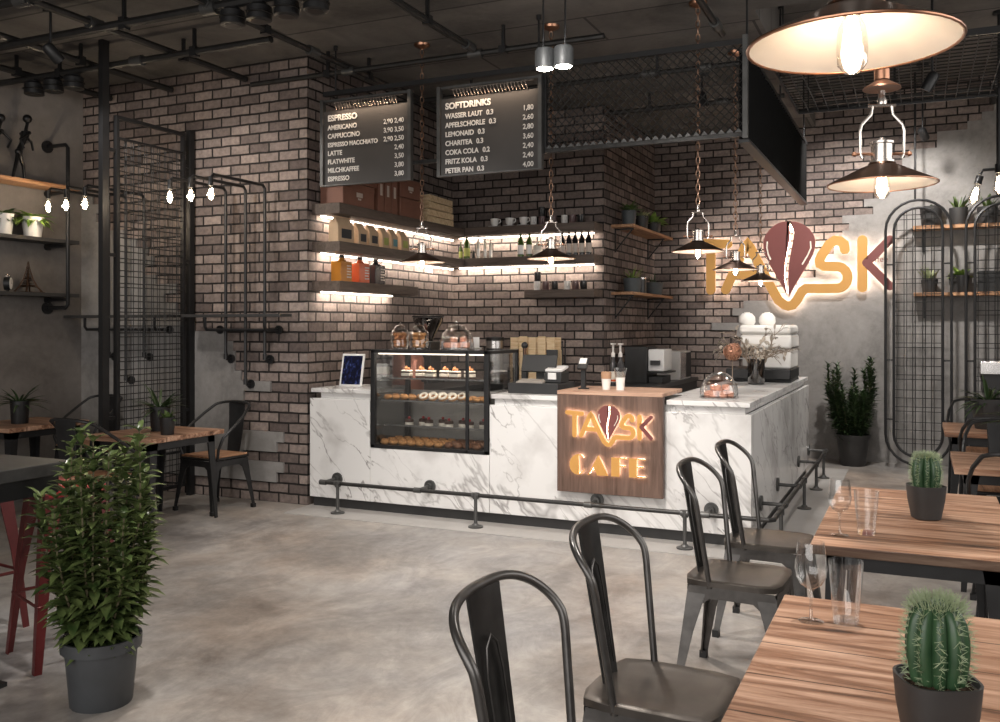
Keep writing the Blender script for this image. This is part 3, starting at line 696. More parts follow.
MB().lathe([(.10,0),(.10,.46)], 20).build('canister_body', M['steel'], t); MB().lathe([(.102,.461),(.102,.50),(.0,.51)], 20).build('canister_lid', M['black_plastic'], t)

# till on the worktop left of the sign
t = thing('cash_register', 'dark grey touchscreen till on cash drawer left of walnut sign', 'cash register', (-2.87, 7.10, 1.0505))
MB().box(-.22,-.20,0, .22,.20,.085).build('cash_drawer', M['dark_grey'], t, bevel=.004)
MB().box(-.15,-.06,.0855, .10,.12,.10).box(-.06,.02,.10, .02,.06,.22).build('till_base', M['black_plastic'], t, bevel=.004)
MB(Matrix.Translation((-.02,0,.24)) @ Matrix.Rotation(math.radians(-18),4,'X')).box(-.155,-.012,-.075, .155,.012,.075).build('till_screen', M['black_plastic'], t, bevel=.006)
MB().box(.02,.05,.29, .12,.07,.355).box(.06,.055,.2, .08,.065,.29).build('customer_display', M['black_plastic'], t, bevel=.003)
MB(Matrix.Translation((-.03,-.10,.0865)) @ Matrix.Rotation(math.radians(8),4,'X')).box(-.13,-.07,0, .10,.06,.02).build('keyboard', plain('beige_keys', (.30,.27,.24), .5), t, bevel=.003)
t = thing('receipt_printer', 'small grey receipt printer with white top right of the till screen', 'printer', (-2.745, 7.10, 1.136))
MB().box(-.07,-.09,0, .085,.09,.09).build('printer_body', M['dark_grey'], t, bevel=.008); MB(Matrix.Translation((0,0,.0905)) @ Matrix.Rotation(math.radians(10),4,'X')).box(-.065,-.075,.012, .085,.085,.035).build('printer_lid', M['white_paint'], t, bevel=.006)
MB().box(-.03,-.10,.03, .04,-.091,.085).build('receipt_paper', M['white_paint'], t)
t = thing('rail_pole', 'slim pole with round black cap standing at left end of the till', 'pole', (-3.135, 7.36, 1.0505))
MB().lathe([(.06,0),(.06,.012),(.02,.02)], 16).box(-.022,-.022,.02, .022,.022,.19).build('pole_foot', M['black'], t); MB().cyl((0,0,.19),(0,0,.365),.017).build('pole_tube', M['bronze'], t); MB().sph((0,0,.385), .03, 14, 10).build('pole_cap', M['black'], t)
t = thing('slatted_rack', 'pale wooden slatted crate standing on back counter behind the till', 'crate', (-3.83, 9.3, .9805))
fm = MB()
for i in range(5): fm.box(-.26+i*.108, -.10, .02, -.26+i*.108+.088, -.085, .50+.012*(i % 2))
fm.build('front_slat', M['crate'], t, bevel=.003)
MB().box(-.27,-.085,0, -.25,.10,.36).box(.26,-.085,0, .28,.10,.36).build('side_board', M['crate'], t, bevel=.003); MB().box(-.25,.085,.0,.26,.10,.50).box(-.25,-.085,.0,.26,.085,.015).box(-.25,-.085,.2,.26,.085,.212).build('back_board', M['crate'], t)
for dx, lab in ((.33, 'left'), (.365, 'right')):
    o = MB().cyl((0,0,0),(0,0,.44),.006).sph((0,0,.45),.011,8,6).lathe([(.016,0),(.016,.006)],12).build('metal_rod', M['black']); o.location = (-3.83+dx, 9.25, .9805); tag(o, 'thin dark upright rod beside the slatted crate, '+lab+' of the pair', 'rod')
t = thing('card_reader', 'card reader with pale screen on slim black stand atop walnut sign', 'card reader', (-2.43, 6.90, 1.1035))
MB().lathe([(.045,0),(.045,.008),(.02,.012)], 16).box(-.018,-.014,.012, .018,.014,.16).build('reader_stand', M['black_plastic'], t)
Mx = Matrix.Translation((0,-.01,.20)) @ Matrix.Rotation(math.radians(-40),4,'X')
MB(Mx).box(-.04,-.014,-.055, .04,.014,.055).build('reader_body', M['dark_grey'], t, bevel=.006); MB(Mx).box(-.03,-.016,-.01, .03,-.0145,.045).build('reader_screen', M['white_paint'], t)
t = thing('paper_cup', 'white paper cup with cardboard coloured upper half on walnut sign', 'cup', (-2.245, 6.91, 1.1035))
MB().lathe([(.030,0),(.038,.085)], 18).build('cup_body', M['white'], t); MB().lathe([(.0385,.0855),(.041,.13),(.036,.14),(.0,.14)], 18).build('cup_sleeve', M['cardboard'], t)
t = thing('plastic_cup', 'tall clear plastic cup stack with white lower half on walnut sign', 'cup', (-2.12, 6.88, 1.1035))
MB().lathe([(.030,0),(.037,.10)], 18).build('cup_body', M['white'], t); MB().lathe([(.0375,.101),(.052,.175)], 18, cap=False).build('cup_rim', glass('frosted_plastic', (.72,.72,.72)), t)
for i, (dx, lab) in enumerate(((0, 'left'), (.085, 'right'))):
    t = thing('pump_bottle', 'syrup pump bottle with printed label on black worktop, %s of the pair' % lab, 'bottle', (-2.92+dx, 9.22-.02*i, .9805))
    MB().lathe([(.042,0),(.042,.22),(.018,.27),(.018,.30)], 16).build('bottle_body', M['syrup_black'], t); MB().lathe([(.0432,.04),(.0432,.15)], 16, cap=False).build('label', M['cream'], t)
    MB().lathe([(.0436,.045),(.0436,.066)], 16, cap=False).build('label_stripe', M['orange'], t)
    MB().lathe([(.022,.301),(.022,.34),(.012,.35),(.012,.43)], 12).box(-.012,-.055,.43, .03,.012,.445).build('pump_head', M['bottle_white'], t)
t = thing('bean_coffee_machine', 'black bean-to-cup coffee machine with white tank on black worktop', 'coffee machine', (-2.76, 9.95, .9805))
MB().box(-.19,-.22,0, .06,.22,.40).box(.06,-.15,0, .22,.2,.075).box(.06,-.22,.112, .28,.2,.125).build('machine_body', M['black_plastic'], t, bevel=.006); MB().box(.061,-.18,.13, .24,.18,.37).build('water_tank', M['white_paint'], t, bevel=.012); MB().box(.10,-.23,.2, .2,-.18,.25).build('spout', M['dark_grey'], t)
t = thing('microwave', 'white microwave with black control panel on far end of black worktop', 'microwave', (-2.76, 10.78, .9805))
MB().box(-.2,-.26,0, .24,.26,.33).build('oven_body', M['white_paint'], t, bevel=.006); MB().box(.2405,.02,.02, .247,.25,.31).build('control_panel', M['black_plastic'], t); MB().box(.2405,-.25,.02, .246,.0,.31).build('oven_door', M['steel'], t)

# ------------------------------------------------------------------ alcove shelves with light strips
def shelfthing(name, label, box, m, led=None, base=None):
    x0,y0,z0,x1,y1,z1 = box; b = ((x0+x1)/2, (y0+y1)/2, z0)
    r = thing(name, label, 'shelf', b)
    lp(MB().box(*box), 'board', m, r, .003, b)
    if led:
        lp(MB().box(*led), 'light_strip', M['led'], r, 0, b)
    return r, b
ZS = [(2.61, 2.705), (2.272, 2.362), (1.920, 2.008)]
G = .002
r, b = shelfthing('wall_shelf', 'thick brown shelf on left alcove wall, topmost, holding brown boxes', (X1+G, 6.81, ZS[0][0], X1+.30, Y2-.305, ZS[0][1]), M['shelf_y'], (X1+.03, 6.90, ZS[0][0]-.012, X1+.05, Y2-.1, ZS[0][0]-.001))
r2, b = shelfthing('wall_shelf', 'thick brown shelf on left alcove wall, middle one, holding kraft paper bags', (X1+G, 6.81, ZS[1][0], X1+.30, Y2-.305, ZS[1][1]), M['shelf_y'], (X1+.03, 6.90, ZS[1][0]-.012, X1+.05, Y2-.1, ZS[1][0]-.001))
r3, b = shelfthing('wall_shelf', 'short thick brown shelf on left alcove wall holding three syrup bottles', (X1+G, 6.81, ZS[2][0], X1+.30, 8.22, ZS[2][1]), M['shelf_y'], (X1+.03, 6.90, ZS[2][0]-.012, X1+.05, 8.12, ZS[2][0]-.001))
r4, b = shelfthing('wall_shelf', 'thick brown shelf on rear alcove wall holding cups and mugs up high', (X1+G, Y2-.30, 2.63, X2-.01, Y2-G, 2.72), M['shelf'], (X1+.1, Y2-.05, 2.618, X2-.1, Y2-.03, 2.629))
r5, b = shelfthing('wall_shelf', 'thick brown shelf on rear alcove wall holding green and dark bottles', (X1+G, Y2-.30, 2.285, X2-.01, Y2-G, 2.372), M['shelf'], (X1+.1, Y2-.05, 2.273, X2-.1, Y2-.03, 2.284))
r6, b = shelfthing('wall_shelf', 'short thick brown shelf on rear alcove wall below the dark bottles', (-3.96, Y2-.30, 1.915, X2-.01, Y2-G, 2.0), M['shelf'])
def strip_lamp(par, loc, rot, L, e): lamp('strip_light', 'AREA', loc, e, (1, .87, .74), par, rot=rot, shape='RECTANGLE', size=.03, size_y=L)
for rr, z, L, yc in ((r, ZS[0][0], 2.6, 8.2), (r2, ZS[1][0], 2.6, 8.2), (r3, ZS[2][0], 1.2, 7.5)):
    bx = rr.location; strip_lamp(rr, (X1+.075-bx.x, yc-bx.y, z-.02-bx.z), (0, math.radians(28), 0), L, 9 if L > 2 else 5)
for rr, z in ((r4, 2.63), (r5, 2.285)):
    bx = rr.location; lamp('strip_light', 'AREA', ((X1+X2)/2-bx.x, Y2-.075-bx.y, z-.02-bx.z), 6.5, (1,.87,.74), rr, rot=(math.radians(28),0,0), shape='RECTANGLE', size=1.7, size_y=.03)

def boxthing(name, label, cat, c, d, m, mark=None, group=None, rz=0):
    r = thing(name, label, cat, c, rz, group)
    MB().cbox((0,0,0), *d).build('box_body', m, r, bevel=.005)
    if name == 'storage_box': MB().cbox((0,0,d[2]*.72), d[0]+.006, d[1]+.006, d[2]*.28-.001).build('box_lid', m, r, bevel=.003)
    if mark: MB().box(d[0]/2+.0035, -.05, d[2]*.42, d[0]/2+.006, .05, d[2]*.62).box(d[0]/2+.0035, -.025, d[2]*.3, d[0]/2+.006, .025, d[2]*.38).build('printed_emblem', M['mark'], r)
    return r
zt = ZS[0][1]+.0005; sx = X1+.145
def sy(u): return onX(u, 210, sx+.12)[1]
boxthing('storage_box', 'brown storage box with pale print, lower of two at shelf left end', 'box', (sx, 7.17, zt), (.25,.52,.21), M['boxbrown'], 1)
boxthing('storage_box', 'brown storage box with pale print, upper of two at shelf left end', 'box', (sx, 7.22, zt+.2175), (.25,.52,.20), M['boxbrown'], 1)
for i, lab in enumerate(('leftmost', 'middle', 'rightmost')):
    y = 7.56+i*.125
    r = thing('box_file', 'upright brown box file with pale spine print, %s of three' % lab, 'file', (sx, y, zt), 0, 'box files on the top shelf')
    MB().box(-.12,-.055,0,.12,.055,.36).build('file_body', M['boxbrown'], r, bevel=.004); MB().box(.1205,-.02,.16,.122,.02,.27).build('spine_label', M['mark'], r)
boxthing('storage_box', 'brown storage box right of the box files, lower of two', 'box', (sx, 8.13, zt), (.25,.44,.19), M['boxbrown'])
boxthing('storage_box', 'brown storage box right of the box files, upper of two', 'box', (sx, 8.11, zt+.1975), (.25,.40,.19), M['boxbrown'], 1)
for i, lab in enumerate(('lower', 'upper')):
    r = thing('wooden_crate', 'small pale wooden crate near the alcove corner, %s of two' % lab, 'crate', (sx, 8.78, zt+i*.152), .05*i)
    for k in range(2): MB().box(.10,-.30,.005+k*.073,.115,.30,.07+k*.073).build('front_slat', M['crate'], r, bevel=.002)
    MB().box(-.12,-.30,0,-.105,.30,.14).box(-.105,-.30,0,.1,-.285,.14).box(-.105,.285,0,.1,.30,.14).box(-.105,-.285,0,.1,.285,.012).build('crate_body', M['crate'], r, bevel=.002)
# kraft bags on the middle shelf
zt = ZS[1][1]+.0005
for i, (y, w, lab, lm) in enumerate(((7.06,.26,'wide brown paper coffee bag with black label at shelf left end','label_black'), (7.34,.15,'narrow brown paper coffee bag with black label, second along shelf','label_black'), (7.54,.16,'narrow brown paper coffee bag with black label, third along shelf','label_black'),
        (7.75,.13,'paper coffee bag with green label, fourth along shelf','label_green'), (7.92,.12,'paper coffee bag with teal label, fifth along shelf','label_teal'), (8.12,.15,'paper coffee bag with green and teal label at row right end','label_green'))):
    r = thing('coffee_bag', lab, 'bag', (X1+.15, y, zt), 0, 'paper coffee bags on the middle shelf')
    h = .235 if i == 0 else .20
    mb = MB(); vs = [(-.055,-w/2,0),(.055,-w/2,0),(.055,w/2,0),(-.055,w/2,0),(-.05,-w/2,h*.72),(.05,-w/2,h*.72),(.05,w/2,h*.72),(-.05,w/2,h*.72),(-.008,-w/2+.015,h),(.008,-w/2+.015,h),(.008,w/2-.015,h),(-.008,w/2-.015,h)]
    mb.add(vs, [(3,2,1,0),(0,1,5,4),(1,2,6,5),(2,3,7,6),(3,0,4,7),(4,5,9,8),(5,6,10,9),(6,7,11,10),(7,4,8,11),(8,9,10,11)]).build('bag_body', M['kraft'], r, bevel=.004)
    MB().box(-.012,-w/2+.012,h+.0005,.012,w/2-.012,h+.018).build('folded_top', M['kraft'], r, bevel=.002)
    MB().box(.0545,-w*.3,h*.2,.058,w*.3,h*.56).build('bag_label', M[lm], r)
# syrup bottles on the lower shelf
zt = ZS[2][1]+.0005
for y, m_, lab in ((7.06,'amber','square bottle of amber syrup on the short alcove shelf'), (7.36,'orange','square bottle of orange red syrup on the short alcove shelf'), (7.64,'syrup_black','square bottle of black syrup on the short alcove shelf')):
    r = thing('syrup_bottle', lab, 'bottle', (X1+.15, y, zt))
    MB().box(-.055,-.09,0,.055,.09,.19).lathe([(.05,.1905),(.022,.215),(.022,.225)],12).build('bottle_body', M[m_], r, bevel=.012)
    MB().lathe([(.026,.2255),(.026,.25)],12).build('bottle_cap', M['black_plastic'], r)
    for k in range(5): 
        MB().box(.0555,.005,.04+k*.026,.0575,.075-.01*(k%2),.052+k*.026).build('label_line', M['mark'], r)
    MB().box(.0555,-.08,.03,.0572,-.012,.165).build('label_panel', M[m_], r)
# cups and mugs
def cup(label, x, z, m, saucer=False, y=Y2-.15, s=1.0, h=.10, group=None):
    r = thing('saucer_cup' if saucer else 'mug', label, 'cup' if saucer else 'mug', (x, y, z), -.2 if saucer else -1.15, group); zo = 0
    if saucer:
        MB().lathe([(.035,0),(.075,.012),(.078,.016),(.0,.008)], 20).build('saucer', M[m], r); zo = .0165
        MB().lathe([(.026,zo),(.045,zo+.03),(.05,zo+.085),(.047,zo+.085),(.04,zo+.03),(.0,zo+.012)], 18).build('cup_body', M[m], r)
    else:
        MB().lathe([(.034,0),(.037,.005),(.037,h),(.033,h),(.032,.01),(.0,.01)], 18).build('mug_body', M[m], r)
    q = .05 if saucer else .037
    MB().tube([(q-.004,0,zo+h*.78), (q+.028,0,zo+h*.72), (q+.032,0,zo+h*.45), (q-.004,0,zo+h*.25)], .006, 8).build('handle', M[m], r)
    return r
def bx(u, Y=Y2-.17): return onY(u, 220, Y)[0]
zt = 2.7205
for u, lab in ((494,'leftmost'), (509,'middle'), (523,'rightmost')): cup('white cup on saucer on the high rear shelf, %s of three' % lab, bx(u), zt, 'white', True)
for u, m_, lab, dz in ((533,'white','white mug right of the three saucer cups',0), (541.5,'mug_brown','brown mug on high rear shelf beneath a stacked black mug',0), (541,'mug_black','black mug stacked on a brown mug on the high rear shelf',.103),
    (553,'mug_brown','brown mug behind the middle pendant chain on the high rear shelf',0), (564,'white','white mug toward the right end of the high rear shelf',0), (572,'mug_brown','brown mug toward the right end of the high rear shelf',0), (580.5,'mug_black','black mug at the right end of the high rear shelf',0)):
    cup(lab, bx(u), zt+dz, m_)
zt = 2.0005
for u, m_, lab, dz in ((536.5,'white','white mug on short rear shelf beneath a stacked black mug',0), (537,'mug_black','black mug stacked on a white mug on the short rear shelf',.103), (545,'mug_brown','brown mug beside the stacked pair on the short rear shelf',0),
    (554,'mug_black','black mug with handle out, left on the short rear shelf',0), (566.5,'white','white mug in the middle of the short rear shelf',0), (575,'mug_brown','brown mug toward the right end of the short rear shelf',0), (583,'mug_black','black mug at the right end of the short rear shelf',0)):
    cup(lab, bx(u), zt+dz, m_)
# bottles
def bottle(label, x, z, m, r_, h, lab=None, neck=.35, capm=None, y=Y2-.15, name='bottle'):
    r = thing(name, label, 'bottle', (x, y, z))
    MB().lathe([(r_,0),(r_,h*(1-neck)),(r_*.38,h*(1-neck*.6)),(r_*.34,h*.96)], 16).build('bottle_body', M[m], r)
    MB().lathe([(r_*.42,h*.961),(r_*.42,h)], 12).build('bottle_cap', M[capm or m], r)
    if lab: MB().lathe([(r_*1.03,h*.12),(r_*1.03,h*.46)], 16, cap=False).build('bottle_label', M[lab], r)
zt = 2.3725
bottle('small green bottle, leftmost on the rear bottle shelf', bx(460), zt, 'bottle_green', .022, .20, 'label_green')
bottle('large green bottle in the left corner of the rear bottle shelf', bx(466), zt, 'bottle_green', .036, .28, 'label_green')
bottle('slim clear bottle with black cap on the rear bottle shelf', bx(477.5), zt, 'jar_pale', .02, .26, 'white', .3, 'black_plastic')
bottle('tiny dark dropper bottle left of the slim clear bottle', bx(472.5), zt, 'mug_black', .018, .10, None, .4)
bottle('small pale bottle with black cap on the left half of the bottle shelf', bx(484.5), zt, 'jar_pale', .018, .23, 'white', .25, 'black_plastic')
bottle('short pale bottle with black cap beside the small pale bottle', bx(490), zt, 'jar_pale', .018, .21, 'white', .25, 'black_plastic')
bottle('olive green bottle with pale label, left of the middle pendant', bx(520), zt, 'bottle_green', .036, .30, 'white', .4)
bottle('olive green bottle with pale label nearest the middle pendant', bx(528.6), zt, 'bottle_green', .034, .30, 'white', .4)
bottle('squat pale jar left of the middle pendant on bottle shelf', bx(537), zt, 'jar_pale', .05, .17, 'cream', .25, 'kraft', name='jar')
for u, lab in ((561.6,'first'), (568.4,'second'), (574.6,'third'), (581.2,'fourth'), (588,'last')):
    bottle('dark wine bottle with pale label, %s of five from the middle pendant' % lab, bx(u), zt, 'bottle_dark', .031, .29, 'mark', .38)

# ------------------------------------------------------------------ plants
def leafblade(mb, base, d, L, w, droop=.35, n=3, fold=.25):
    """a folded, drooping leaf; d is its unit direction"""
    d = Vector(d).normalized(); side = d.cross(Vector((0,0,1)))
    if side.length < .05: side = Vector((1,0,0))
    side.normalize(); nrm = side.cross(d).normalized(); p = Vector(base); vs = []; fs = []; cur = d.copy(); st = L/n
    for i in range(n+1):
        t = i/n; ww = w*math.sin(PI*min(.97, .12+t*.86)) if i < n else .0
        up = nrm*ww*fold
        vs += [p-side*ww/2+up, p, p+side*ww/2+up]
        cur = (cur+Vector((0,0,-droop/n))).normalized(); p = p+cur*st
    for i in range(n):
        a = i*3; fs += [(a,a+1,a+4,a+3), (a+1,a+2,a+5,a+4)]
    mb.add(vs, fs)
def rnd(a, b): return random.uniform(a, b)
def potlathe(mb, r0, r1, h, lip=.0, n=24):
    pr = [(r0*.98,0),(r0,.004),(r1-(.004 if lip else 0),h-lip)]
    if lip: pr += [(r1+.012,h-lip),(r1+.014,h)]
    else: pr += [(r1,h)]
    e = pr[-1][0]
    pr += [(e-.012,h),(e-.02,h*.82),(0,h*.82)]
    return mb.lathe(pr, n)
def bushplant(label, loc, pot_r0, pot_r1, pot_h, H, spread, stems, whorls, Lf, wf, potm, leafm, lip=.03, name='potted_shrub', droop=.6, seed=3, taper=True, tiltmax=.5):
    random.seed(seed)
    r = thing(name, label, 'plant', loc)
    potlathe(MB(), pot_r0, pot_r1, pot_h, lip).build('pot', potm, r)
    MB().lathe([(0,pot_h*.82+.004),(pot_r1-.03,pot_h*.82+.004)][::-1], 20).build('soil', M['soil'], r)
    st = MB(); lf = MB()
    for i in range(stems):
        a = 2*PI*i/stems+rnd(-.3,.3); q = rnd(.25,1)**.6; hh = H*(rnd(.66,1.0) if i else 1.0)*(1-.15*q)
        b0 = Vector((.35*pot_r1*q*math.cos(a), .35*pot_r1*q*math.sin(a), pot_h*.8)); tip = Vector((spread*q*.72*math.cos(a), spread*q*.72*math.sin(a), hh))
        pts = []
        for k in range(6):
            t = k/5; pts.append(b0.lerp(tip, t)+Vector((rnd(-.012,.012), rnd(-.012,.012), 0))*(1 if 0 < k else 0)+Vector((math.cos(a), math.sin(a), 0))*spread*.16*math.sin(PI*t))
        st.tube(pts, [.006-.0007*k for k in range(6)], 5)
        for wv in range(whorls):
            t = (wv+.6)/whorls; k = min(4, int(t*5)); p = pts[k].lerp(pts[k+1], t*5-k)
            nl = random.choice((3,4,4,5)); a0 = rnd(0, 6)
            sc = (1.0-.45*t) if taper else 1
            for j in range(nl):
                aa = a0+2*PI*j/nl; el = rnd(.15,.75)+.5*t
                d = (math.cos(aa)*math.cos(el), math.sin(aa)*math.cos(el), math.sin(el))
                leafblade(lf, p, d, Lf*rnd(.7,1.15)*sc, wf*rnd(.8,1.1)*sc, droop)
    st.build('stems', M['stem'], r); lf.build('foliage', leafm, r, angle=180)
    return r
bushplant('tall bushy green plant in ribbed slate planter on the floor, beside red stool', (-3.17, 2.84, 0), .125, .150, .285, 1.36, .33, 19, 22, .145, .058, M['big_pot'], M['leaf_floor'], .05, seed=5, droop=.9)
bushplant('dark conifer-like shrub in black pot by the back wall near counter end', (-.70, 11.30, 0), .14, .18, .36, 1.36, .40, 20, 28, .15, .045, M['dark_pot'], M['leaf_dark'], .04, seed=9, name='potted_conifer')
def smallplant(label, loc, r0, r1, h, kind, potm, seed, leafm=None, s=1.0, n=26):
    random.seed(seed)
    r = thing('potted_plant', label, 'plant', loc)
    potlathe(MB(), r0, r1, h, 0, 20).build('pot', potm, r); MB().lathe([(r1-.022,h*.82+.003),(0,h*.82+.003)], 16).build('soil', M['soil'], r)
    lf = MB()
    for i in range(n):
        a = rnd(0, 2*PI)
        if kind == 'aloe': el = rnd(.5,1.4); L = .14*s*rnd(.7,1.1); w = .022*s; dr = -.1
        elif kind == 'grass': el = rnd(.5,1.4); L = .22*s*rnd(.6,1.2); w = .010*s; dr = .7
        elif kind == 'trail': el = rnd(-.1,1.0); L = .12*s*rnd(.6,1.2); w = .035*s; dr = .9
        elif kind == 'palm': el = rnd(.05,1.2); L = .30*s*rnd(.6,1.1); w = .024*s; dr = .75
        else: el = rnd(.1,1.3); L = .10*s*rnd(.6,1.2); w = .045*s; dr = .5
        q = r1*.35*rnd(0,1)
        leafblade(lf, (q*math.cos(a), q*math.sin(a), h*.85), (math.cos(a)*math.cos(el), math.sin(a)*math.cos(el), math.sin(el)), L, w, dr, 4)
    lf.build('foliage', leafm or M['leaf'], r, angle=180); return r

# plant shelves on the brick return right of the alcove
for z, lab in ((2.74, 'upper'), (1.988, 'lower')):
    b = (X2+.125, 10.73, z-.035)
    r = thing('bracket_shelf', 'thin orange wood plant shelf right of the alcove, %s of two' % lab, 'shelf', b)
    lp(MB().box(X2+G, 9.83, z-.033, X2+.26, 11.62, z), 'board', M['plank_y'], r, .003, b)
    for y in (9.98, 11.35): lp(MB().box(X2+G, y-.012, z-.30, X2+.014, y+.012, z-.034).box(X2+G, y-.012, z-.048, X2+.22, y+.012, z-.0335).tube([(X2+.01, y, z-.28), (X2+.2, y, z-.05)], .008, 6), 'bracket', M['black'], r, 0, b)
zt = 2.7405; px = X2+.15
smallplant('grey bucket pot with dark sprigs, left on the upper plant shelf', (px, 10.03, zt), .072, .085, .17, 'leaf', M['grey_pot'], 11, M['leaf'], 1.5, 34)
smallplant('charcoal pot with pale sprigs, middle of the upper plant shelf', (px, 10.52, zt), .075, .09, .16, 'leaf', M['dark_pot'], 12, M['leaf_pale'], 1.2, 30)
smallplant('charcoal pot of bright yellow green leaves, right on the upper plant shelf', (px, 11.05, zt), .08, .10, .14, 'leaf', M['dark_pot'], 13, M['leaf_bright'], 1.6, 50)
zt = 1.9885
smallplant('grey pot of bright arching blades, left on the lower plant shelf', (px+.02, 10.10, zt), .09, .105, .16, 'grass', M['grey_pot'], 14, M['leaf_bright'], .82, 44)
o = thing('candle_jar', 'black jar with pale lid between pots on the lower plant shelf', 'jar', (px, 10.55, zt)); MB().lathe([(.055,0),(.055,.17)],18).build('jar_body', M['mug_black'], o); MB().lathe([(.057,.1705),(.057,.19),(0,.195)],18).build('jar_lid', M['steel'], o)
smallplant('wide grey pot of dark leaves, right on the lower plant shelf', (px, 11.05, zt), .11, .13, .15, 'grass', M['grey_pot'], 15, M['leaf_dark'], .7, 30)

# right wall shelves
for z, lab, xa in ((2.745, 'upper', -.075), (1.985, 'lower', -.06)):
    b = (.9, Y3-.13, z-.04)
    r = thing('bracket_shelf', 'long orange wood shelf behind round-ended grilles, %s of two' % lab, 'shelf', b)
    lp(MB().box(xa, Y3-.26, z-.04, 1.9, Y3-.0225, z), 'board', M['plank'], r, .003, b)
    for x in (xa+.1, 1.2): lp(MB().box(x, Y3-.034, z-.29, x+.03, Y3-.0225, z-.041).box(x, Y3-.05, z-.29, x+.03, Y3-.035, z-.25).box(x, Y3-.22, z-.055, x+.03, Y3-.0345, z-.0405), 'bracket', M['black'], r, 0, b)
zt = 2.7455; yy = Y3-.15
def rx(u, v=220): return onY(u, v, yy)[0]
smallplant('dark pot with low leaves on the upper right shelf, behind first grille', (rx(931), yy, zt), .10, .12, .22, 'leaf', M['dark_pot'], 21, M['leaf_dark'], .8, 16)
smallplant('dark pot with spiky aloe on the upper right shelf, between the grilles', (rx(958.5), yy, zt), .085, .10, .19, 'aloe', M['dark_pot'], 22, M['leaf'], 1.3, 22)
smallplant('dark pot with spiky aloe on the upper right shelf, behind second grille', (rx(987.5), yy, zt), .09, .105, .19, 'aloe', M['dark_pot'], 23, M['leaf'], 1.3, 22)
zt = 1.9855
smallplant('small dark pot with pale aloe on the lower right shelf, behind first grille', (rx(929.5,285), yy, zt), .07, .09, .15, 'aloe', M['dark_pot'], 24, M['leaf_pale'], 1.4, 22)
smallplant('dark pot with bright rosettes on the lower right shelf, between the grilles', (rx(959,285), yy, zt), .085, .11, .19, 'leaf', M['dark_pot'], 25, M['leaf_bright'], 1.5, 30)
r = thing('storage_box', 'black box on the lower right shelf behind the second grille', 'box', (rx(990,285), yy, zt)); MB().cbox((0,0,0), .24,.18,.2).build('box_body', M['black_plastic'], r, bevel=.004); MB().cbox((0,0,.202), .25,.19,.03).build('box_lid', M['black_plastic'], r, bevel=.004)
r = thing('wall_cabinet', 'white topped black wall cabinet low behind the second grille', 'cabinet', (1.15, 11.45, .88)); MB().box(-.52,-.2,0,.6,.227,.20).build('cabinet_body', M['black_plastic'], r, bevel=.004); MB().box(-.55,-.22,.201,.6,.227,.34).build('cabinet_top', M['steel'], r, bevel=.006)
# round-ended grilles
def capsule(x0, x1, z0, z1, n=12):
    rr = (x1-x0)/2; cx = (x0+x1)/2
    return [(cx+rr*math.cos(a), 0, z1-rr+rr*math.sin(a)) for a in [PI*i/n for i in range(n+1)]]+[(cx+rr*math.cos(a), 0, z0+rr+rr*math.sin(a)) for a in [PI+PI*i/n for i in range(n+1)]]
def grille(label, xc, hw):
    r = thing('steel_grille', label, 'grille', (xc, 11.28, 0)); z0, z1 = .045, 3.02
    MB().tube(capsule(-hw, hw, z0, z1), .0155, 8, closed=True).build('outer_frame', M['black'], r)
    iw = hw-.088
    MB().tube(capsule(-iw, iw, z0+.088, z1-.088), .0155, 8, closed=True).build('inner_frame', M['black'], r)
    for sx_ in (-1, 1):
        for z in (.55, 1.22, 2.3): MB().tube([(sx_*iw, 0, z), (sx_*hw, 0, z)], .009, 6).build('frame_tie', M['black'], r)
    mb = MB(); rr = iw-.01
    def half(x): return math.sqrt(max(0, rr*rr-x*x))
    zt_, zb_ = z1-.088-iw, z0+.088+iw
    x = -iw+.03; k = 0
    while x < iw:
        mb.tube([(x,0,zb_-half(x)), (x,0,zt_+half(x))], .0042, 4); x += (.075, .028, .06, .028)[k % 4]; k += 1
    z = z0+.12; k = 0
    while z < z1-.1:
        xx = iw if zb_ <= z <= zt_ else math.sqrt(max(0, rr*rr-(z-zt_ if z > zt_ else zb_-z)**2))
        if xx > .02: mb.tube([(-xx,.006,z), (xx,.006,z)], .0042, 4)
        z += (.12, .05, .10, .09)[k % 4]; k += 1
    mb.build('wire_grid', M['wire'], r)
    MB().cyl((-.03,0,z1), (-.03,0,ZH), .012).build('hanger_rod', M['black'], r)
    for xf in (-.09, .05): MB().box(xf,-.02,0,xf+.04,.02,.06).build('floor_foot', M['black'], r)
ga, gb = onY(885.5,330,11.28)[0], onY(951.5,330,11.28)[0]; hw = (gb-ga)/2
grille('tall black round-ended wire grille standing by back wall, right of the shrub', (ga+gb)/2, hw)
gc = onY(966,330,11.28)[0]
grille('tall black round-ended wire grille cut by the frame edge, behind the wooden tables', gc+hw, hw)
